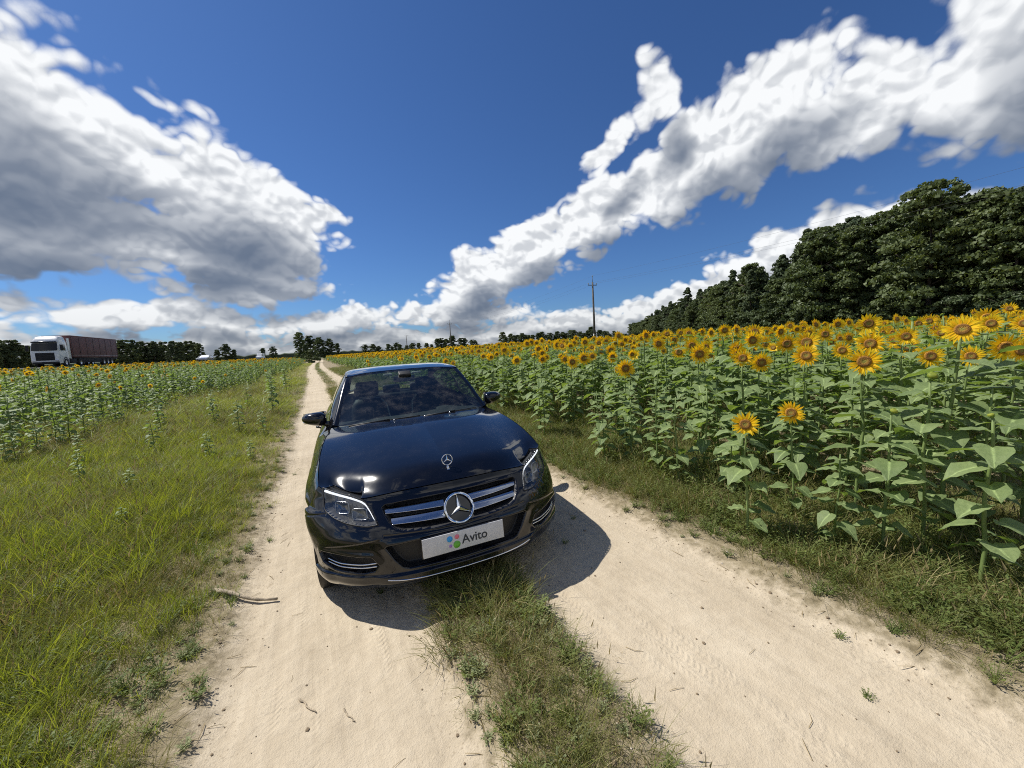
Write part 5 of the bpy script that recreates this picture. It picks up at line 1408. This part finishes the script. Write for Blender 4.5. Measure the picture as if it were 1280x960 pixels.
# tree line behind the lorry, left
for q_, u_ in enumerate(list(range(-18, 46, 7)) + list(range(140, 256, 6))):
    d = rt_.uniform(205, 235); a = pix_az(u_+rt_.uniform(-2, 2)); k = rt_.choice([5, 6, 1, 4]); s_ = rt_.uniform(.70, .92)*(1.05 if u_ < 50 else 1.0)*12/(14 if k in (1, 4) else 11.5)
    tree(k, math.sin(a)*d, math.cos(a)*d, s_, rt_.uniform(0, 6.28), ('dark tree left of the lorry cab, %s from the left' % ORD[q_] if u_ < 60 else 'dark tree in the line right of the lorry trailer, %s from the lorry' % ORD[q_-10]), 'trees in the line behind the lorry')
for (u_, d, k, s_, lab) in ((276, 230, 6, .62, 'small dark tree at the left of the clump beside the far cars'), (287, 230, 5, .78, 'tallest tree of the clump beside the far cars'), (297, 232, 6, .60, 'low tree at the right of the clump beside the far cars'),
                            (333, 250, 6, .66, 'small left tree of the far pair beside the white van'), (346, 250, 5, .66, 'small right tree of the far pair beside the white van'),
                            (380, 185, 1, .80, 'tall left tree of the clump where the track ends'), (392, 190, 5, .88, 'bushy second tree of the clump where the track ends'), (404, 185, 5, .80, 'rounded middle tree of the clump where the track ends'), (416, 185, 5, .74, 'fourth tree of the clump where the track ends'), (426, 190, 6, .62, 'low right tree of the clump where the track ends'), (386, 178, 6, .60, 'low bushy tree at the foot of the clump where the track ends')):
    a = pix_az(u_); tree(k, math.sin(a)*d, math.cos(a)*d, s_, rt_.uniform(0, 6.28), lab, 'trees in clumps beyond the fields')
a = pix_az(394); tree(7, math.sin(a)*112, math.cos(a)*112, .85, 1.0, 'round green bush at the far end of the dirt track', 'far shrubs', 'shrub')
for q_, u_ in enumerate(list(range(462, 532, 6)) + list(range(536, 606, 7))):
    big = 548 < u_ < 590; d = rt_.uniform(215, 235); a = pix_az(u_+rt_.uniform(-3, 3)); k = rt_.choice([5, 6]); s_ = rt_.uniform(.42, .60)*(1.35 if big else 1)
    tree(k, math.sin(a)*d, math.cos(a)*d, s_, rt_.uniform(0, 6.28), ('low dark tree beyond the crop behind the car roof, %s from the left' % ORD[q_]), 'low trees beyond the crop behind the car', sq=1.3)
for q_, u_ in enumerate(range(630, 806, 5)):
    d = rt_.uniform(235, 265); a = pix_az(u_+rt_.uniform(-2, 2)); k = rt_.choice([5, 6, 1]); s_ = rt_.uniform(.62, .82)*(1.0 if u_ < 752 else .72)
    tree(k, math.sin(a)*d, math.cos(a)*d, s_, rt_.uniform(0, 6.28), ('dark tree in the distant belt left of the nearest utility pole, %s from left' % ORD[q_] if u_ < 735 else 'dark tree between the nearest utility pole and the wood, %s from the pole' % ORD[q_-21]), 'trees in the distant belt by the pole', sq=1.35)
b = MB(); dd = 900   # far wooded skyline
rows = []
for a in np.linspace(RAD(-45), RAD(95), 260):
    h = 7+7*float(vnoise(np.array(math.degrees(a)*1.7), np.array(0.0), 91)) ; rows.append([(math.sin(a)*dd, math.cos(a)*dd, -8), (math.sin(a)*dd, math.cos(a)*dd, h*.8), (math.sin(a)*(dd+40), math.cos(a)*(dd+40), h), (math.sin(a)*(dd+120), math.cos(a)*(dd+120), -8)])
b.grid(np.array(rows), 0); o = b.build('distant_wood', vmat('distant_foliage', (.045, .062, .035), .95, .35, .05, bump=.8, bscale=.3)); tag(o, 'low dark band of distant woods along the horizon', 'woods', kind='stuff')

# ------------------------------------------------------------------ utility poles and wires
M_pole = vmat('weathered_pole', (.095, .085, .075), .9, .3, 3, bump=.3, bscale=25); M_stub = vmat('concrete_stub', (.42, .40, .36), .9, .2, 5); M_ins = mat('insulator', (.32, .33, .31), .15, coat=.6); M_steel = vmat('dark_steel', (.06, .06, .062), .6, .3, 10)
poles = []
for (x, y, lab, lean) in ((32.0, 38.4, 'nearest utility pole standing in the crop left of the wood', -.012), (34.7, 104.0, 'middle utility pole rising above the low trees behind the car', .0), (38.0, 177.0, 'farthest and faintest utility pole above the crop behind the car', .0), (29.5, -28.0, 'utility pole beyond the right edge of the picture', 0)):
    z = gz(x, y); p = empty('utility_pole', (x, y, z), (0, lean, RAD(-8))); tag(p, lab, 'utility pole', 'utility poles along the field'); H = 9.1-z*.6
    b = MB(); b.tube([(0, 0, -.5), (0, 0, 2.4)], [.16, .15], 10); b.build('concrete_stub', M_stub, p)
    b = MB(); b.tube([(.0, -.02, 1.2), (.02, -.02, H*.5), (.0, 0, H)], [.15, .13, .10], 10); b.build('shaft', M_pole, p)
    b = MB(); b.box((0, .06, H-.35), (1.25, .08, .08)); arm = b.build('crossarm', M_steel, p)
    b = MB(); b.tube([(0, 0, H-.2), (0, 0, H+.62)], .028, 6); b.build('top_pin', M_steel, p)
    att = []
    for (ix, iz) in ((-.58, H-.35), (.58, H-.35), (0, H+.58)):
        b = MB(); b.tube([(ix, .06*(ix != 0), iz), (ix, .06*(ix != 0), iz+.12)], .015, 6); b.lathe([(.001, .26), (.05, .24), (.07, .18), (.045, .15), (.075, .11), (.03, .09)], 12, Matrix.Translation((ix, .06*(ix != 0), iz))); b.build('insulator', M_ins, p)
        att.append((ix, iz+.25))
    poles.append((p, att, x, y, z))
order = [3, 0, 1, 2]
for q in range(3):
    A_, B_ = poles[order[q]], poles[order[q+1]]
    for w in range(3):
        def wpt(P_, k): ix, iz = P_[1][k]; a = RAD(-8); return Vector((P_[2]+ix*math.cos(a), P_[3]+ix*math.sin(a), P_[4]+iz))
        a0, a1 = wpt(A_, w), wpt(B_, w); b = MB(); pts = [a0.lerp(a1, t) + Vector((0, 0, -1.1*4*t*(1-t))) for t in np.linspace(0, 1, 25)]
        b.tube(pts, .0045, 4); o = b.build('power_line', M_steel)
        tag(o, '%s wire of the span %s' % (('left', 'right', 'top')[w], ('from the nearest pole out of the picture to the right', 'between the nearest and middle poles', 'between the middle and farthest poles')[q]), 'power line', 'wires between the utility poles')

# ------------------------------------------------------------------ vehicles on the highway (local: x to the vehicle's left, y rearwards, z up)
M_white = mat('white_cab_paint', (.74, .75, .76), .3, coat=.6, build=lambda nt, b: vary(nt, b, (.74, .75, .76), .06, 2)); M_curtain = vmat('dark_red_curtain', (.115, .036, .038), .55, .2, 1.2, bump=.25, bscale=2.0); M_dglass = mat('dark_glass', (.012, .015, .018), .12, spec=.35); M_dark = vmat('dark_chassis', (.02, .02, .021), .8, .3, 4)
M_silver = mat('silver_paint', (.55, .56, .58), .22, .6, coat=1.0); M_lampg = mat('lorry_lamp', (.8, .8, .82), .1, coat=1.0)
def vehicle_at(name, y, side, rotx=0):
    x = float(hxs(y))+side; z = float(hz_(y))+.06; a = math.atan2(float(hxs(y+2)-hxs(y-2)), 4.0)
    return empty(name, (x, y, z), (0, 0, -a))
def road_wheel(parent, x, y, R, w, twin=False):
    o = empty('wheel', (x, y, R)); o.parent = parent; Mx = Matrix.Rotation(RAD(90), 4, 'Y')
    b = MB(); b.lathe([(R*.55, -w/2), (R*.92, -w/2), (R, -w*.36), (R, w*.36), (R*.92, w/2), (R*.55, w/2), (R*.55, -w/2)], 24, Mx); b.build('tyre', M_rubber, o)
    b = MB(); b.lathe([(.01, w*.30), (R*.30, w*.34), (R*.55, w*.46)], 18, Mx); b.lathe([(R*.55, -w*.46), (R*.30, -w*.34), (.01, -w*.30)], 18, Mx); b.build('rim', M_satin, o)
lorry = vehicle_at('lorry', 67.6, 1.0); lorry.rotation_euler = (0, 0, RAD(0.9)); tag(lorry, 'white lorry with a dark red curtain trailer on the highway, far left', 'lorry')
# cab
def loft(sections, m, name, parent, caps=True):
    b = MB(); b.grid(np.array(sections), 0, wrap=True); k = len(sections[0])
    if caps: b.F.append(tuple(range(k))); b.MI.append(0); b.F.append(tuple(reversed(range((len(sections)-1)*k, len(sections)*k)))); b.MI.append(0)
    o = b.build(name, m, parent); autosmooth(o, 35); return o
def rrect(x0, x1, y0, y1, z, r_, n=4):
    q = []
    for (cx_, cy_, a0) in ((x1-r_, y1-r_, 0), (x0+r_, y1-r_, 90), (x0+r_, y0+r_, 180), (x1-r_, y0+r_, 270)):
        for k in range(n): a = RAD(a0+90*k/(n-1)); q.append((cx_+r_*math.cos(a), cy_+r_*math.sin(a), z))
    return q
loft([rrect(-1.22, 1.22, .06, 2.2, .42, .12), rrect(-1.24, 1.24, .0, 2.2, .75, .16), rrect(-1.24, 1.24, .02, 2.2, 1.75, .18), rrect(-1.23, 1.23, .05, 2.2, 2.1, .2), rrect(-1.19, 1.19, .30, 2.2, 2.95, .24), rrect(-1.15, 1.15, .42, 2.2, 3.25, .26), rrect(-1.05, 1.05, .80, 2.2, 3.70, .3), rrect(-.9, .9, 1.2, 2.15, 3.80, .3)], M_white, 'cab', lorry)
b = MB(); b.grid(np.array([[(-1.12, -.005, 2.02), (0, -.06, 2.02), (1.12, -.005, 2.02)], [(-1.08, .27, 2.93), (0, .22, 2.93), (1.08, .27, 2.93)]]), 0, flip=True); b.build('windshield', M_dglass, lorry)
b = MB(); b.box((0, .22, 3.06), (2.16, .30, .14), Matrix.Rotation(RAD(-12), 3, 'X'), bev=.05); b.build('sun_visor', M_dglass, lorry)
b = MB(); b.box((0, .005, 1.28), (1.62, .06, .95), bev=.04); gr = b.build('grille', M_dark, lorry)
for zz in (.95, 1.15, 1.35, 1.55):
    b = MB(); b.box((0, -.03, zz), (1.50, .03, .05)); b.build('slat', M_black, gr)
b = MB(); b.box((0, .03, .52), (2.30, .14, .26), bev=.05); b.build('bumper', M_dark, lorry)
for sx in (1, -1):
    b = MB(); b.box((sx*.98, .0, .86), (.34, .10, .22), bev=.05); b.build('headlight', M_lampg, lorry)
    b = MB(); b.box((sx*1.243, 1.0, 2.38), (.02, 1.05, .75), bev=.008); b.build('side_window', M_dglass, lorry)
    mr = empty('side_mirror'); mr.parent = lorry; b = MB(); b.box((sx*1.46, .15, 2.35), (.24, .16, .75), bev=.05); b.build('mirror_case', M_dark, mr); b = MB(); b.tube([(sx*1.22, .3, 2.72), (sx*1.44, .15, 2.70)], .025, 6); b.build('mirror_arm', M_dark, mr)
    b = MB(); b.box((sx*1.18, 2.5, 2.3), (.05, .6, 2.6), bev=.02); b.build('side_fairing', M_white, lorry)
    b = MB(); b.lathe([(.66, -.2*sx), (.66, .03*sx), (.55, .035*sx)], 24, Matrix.Translation((sx*1.21, 1.35, .53)) @ Matrix.Rotation(RAD(90), 4, 'Y')); b.build('wheel_arch', M_dark, lorry)
    for yy in (1.35, 4.9, 11.6, 12.9, 14.2): road_wheel(lorry, sx*1.08, yy, .51, .36)
    for k, yy in enumerate(np.linspace(3.1, 16.3, 8)):
        b = MB(); b.box((sx*1.282, yy, 2.46), (.012, .05, 2.66)); b.build('curtain_strap', M_dark, lorry)
    b = MB(); b.box((sx*1.283, 9.7, 1.42), (.012, 13.3, .05)); b.build('pale_stripe', mat('pale_stripe', (.45, .40, .40), .6), lorry)
b = MB(); b.box((0, 9.7, 2.50), (2.55, 13.6, 2.75), bev=.03); b.build('trailer_curtain', M_curtain, lorry)
b = MB(); b.box((0, 9.7, 3.94), (2.57, 13.62, .12), bev=.02); b.build('trailer_roof', vmat('trailer_roof', (.16, .07, .07), .6, .2, 1), lorry)
b = MB(); b.box((0, 8.9, 1.02), (2.3, 14.9, .22)); b.build('chassis', M_dark, lorry)
for sx in (1, -1):
    b = MB(); b.box((sx*1.16, 8.1, .72), (.06, 5.6, .55), bev=.01); b.build('side_guard', M_dark, lorry)
    b = MB(); b.box((sx*1.0, 3.2, .68), (.5, 1.5, .58), bev=.08); b.build('fuel_tank', M_dark, lorry)
def small_car(name, y, side, paint, label, van=False):
    c = vehicle_at(name, y, side); L = 4.4 if not van else 5.4; Hh = 1.46 if not van else 2.2
    pr = [(0.05, .30), (0, .55), (.08, .74), (1.05, .92), (1.75, 1.36), (2.2, Hh), (3.2, Hh-.02), (3.9, 1.02), (L-.05, .95), (L, .6), (L-.05, .30)] if not van else [(.05, .35), (0, .7), (.1, .98), (.75, 1.15), (1.35, 1.95), (1.7, Hh), (L-.1, Hh-.04), (L, 1.2), (L-.05, .35)]
    secs = []
    for (yy, zz) in pr:
        pass
    b = MB(); n = len(pr)
    for xx, ins in ((-.88, 0), (-.80, .05), (.80, .05), (.88, 0)): pass
    prof_lo = [[(sx*(.88-(.14 if zz > 1.0 else 0)), yy, zz) for (yy, zz) in pr] for sx in (-1, 1)]
    V = prof_lo[0]+prof_lo[1]; F = [tuple(range(n)), tuple(reversed(range(n, 2*n)))] + [(i, n+i, n+(i+1) % n, (i+1) % n) for i in range(n)]
    b.add(V, F); o = b.build('body', paint, c, smooth=False)
    w0, w1 = (pr[3], pr[5]); b = MB(); b.add([(-.70, w0[0]+.10, w0[1]+.075), (.70, w0[0]+.10, w0[1]+.075), (.64, w1[0]-.10, w1[1]-.03), (-.64, w1[0]-.10, w1[1]-.03)], [(0, 1, 2, 3)]); b.build('windshield', M_dglass, c)
    for sx in (1, -1):
        q = [(1.35, 1.0), (2.1, Hh-.12), (3.05, Hh-.14), (3.6, 1.02)] if not van else [(.95, 1.2), (1.6, 1.95), (2.4, 1.95), (2.4, 1.2)]
        b = MB(); b.add([(sx*.752 if zz > 1 else sx*.89, yy, zz) for yy, zz in q], [(0, 1, 2, 3)]); b.build('side_window', M_dglass, c)
        b = MB(); b.box((sx*.66, .03, .64), (.30, .06, .14), bev=.02); b.build('headlight', M_lampg, c)
        for yy in (.85, L-.95): road_wheel(c, sx*.80, yy, .32, .20)
    tag(c, label, 'van' if van else 'car', 'cars on the far highway')
small_car('car', 112, 1.6, M_silver, 'silver car glinting on the far highway right of the lorry')
small_car('car', 121, -1.9, mat('dark_car_paint', (.03, .035, .04), .2, .3, coat=1.0), 'dark car just behind the glinting silver car on the highway')
small_car('delivery_van', 160, 1.6, M_white, 'small white van far off on the highway beside two small trees', True)
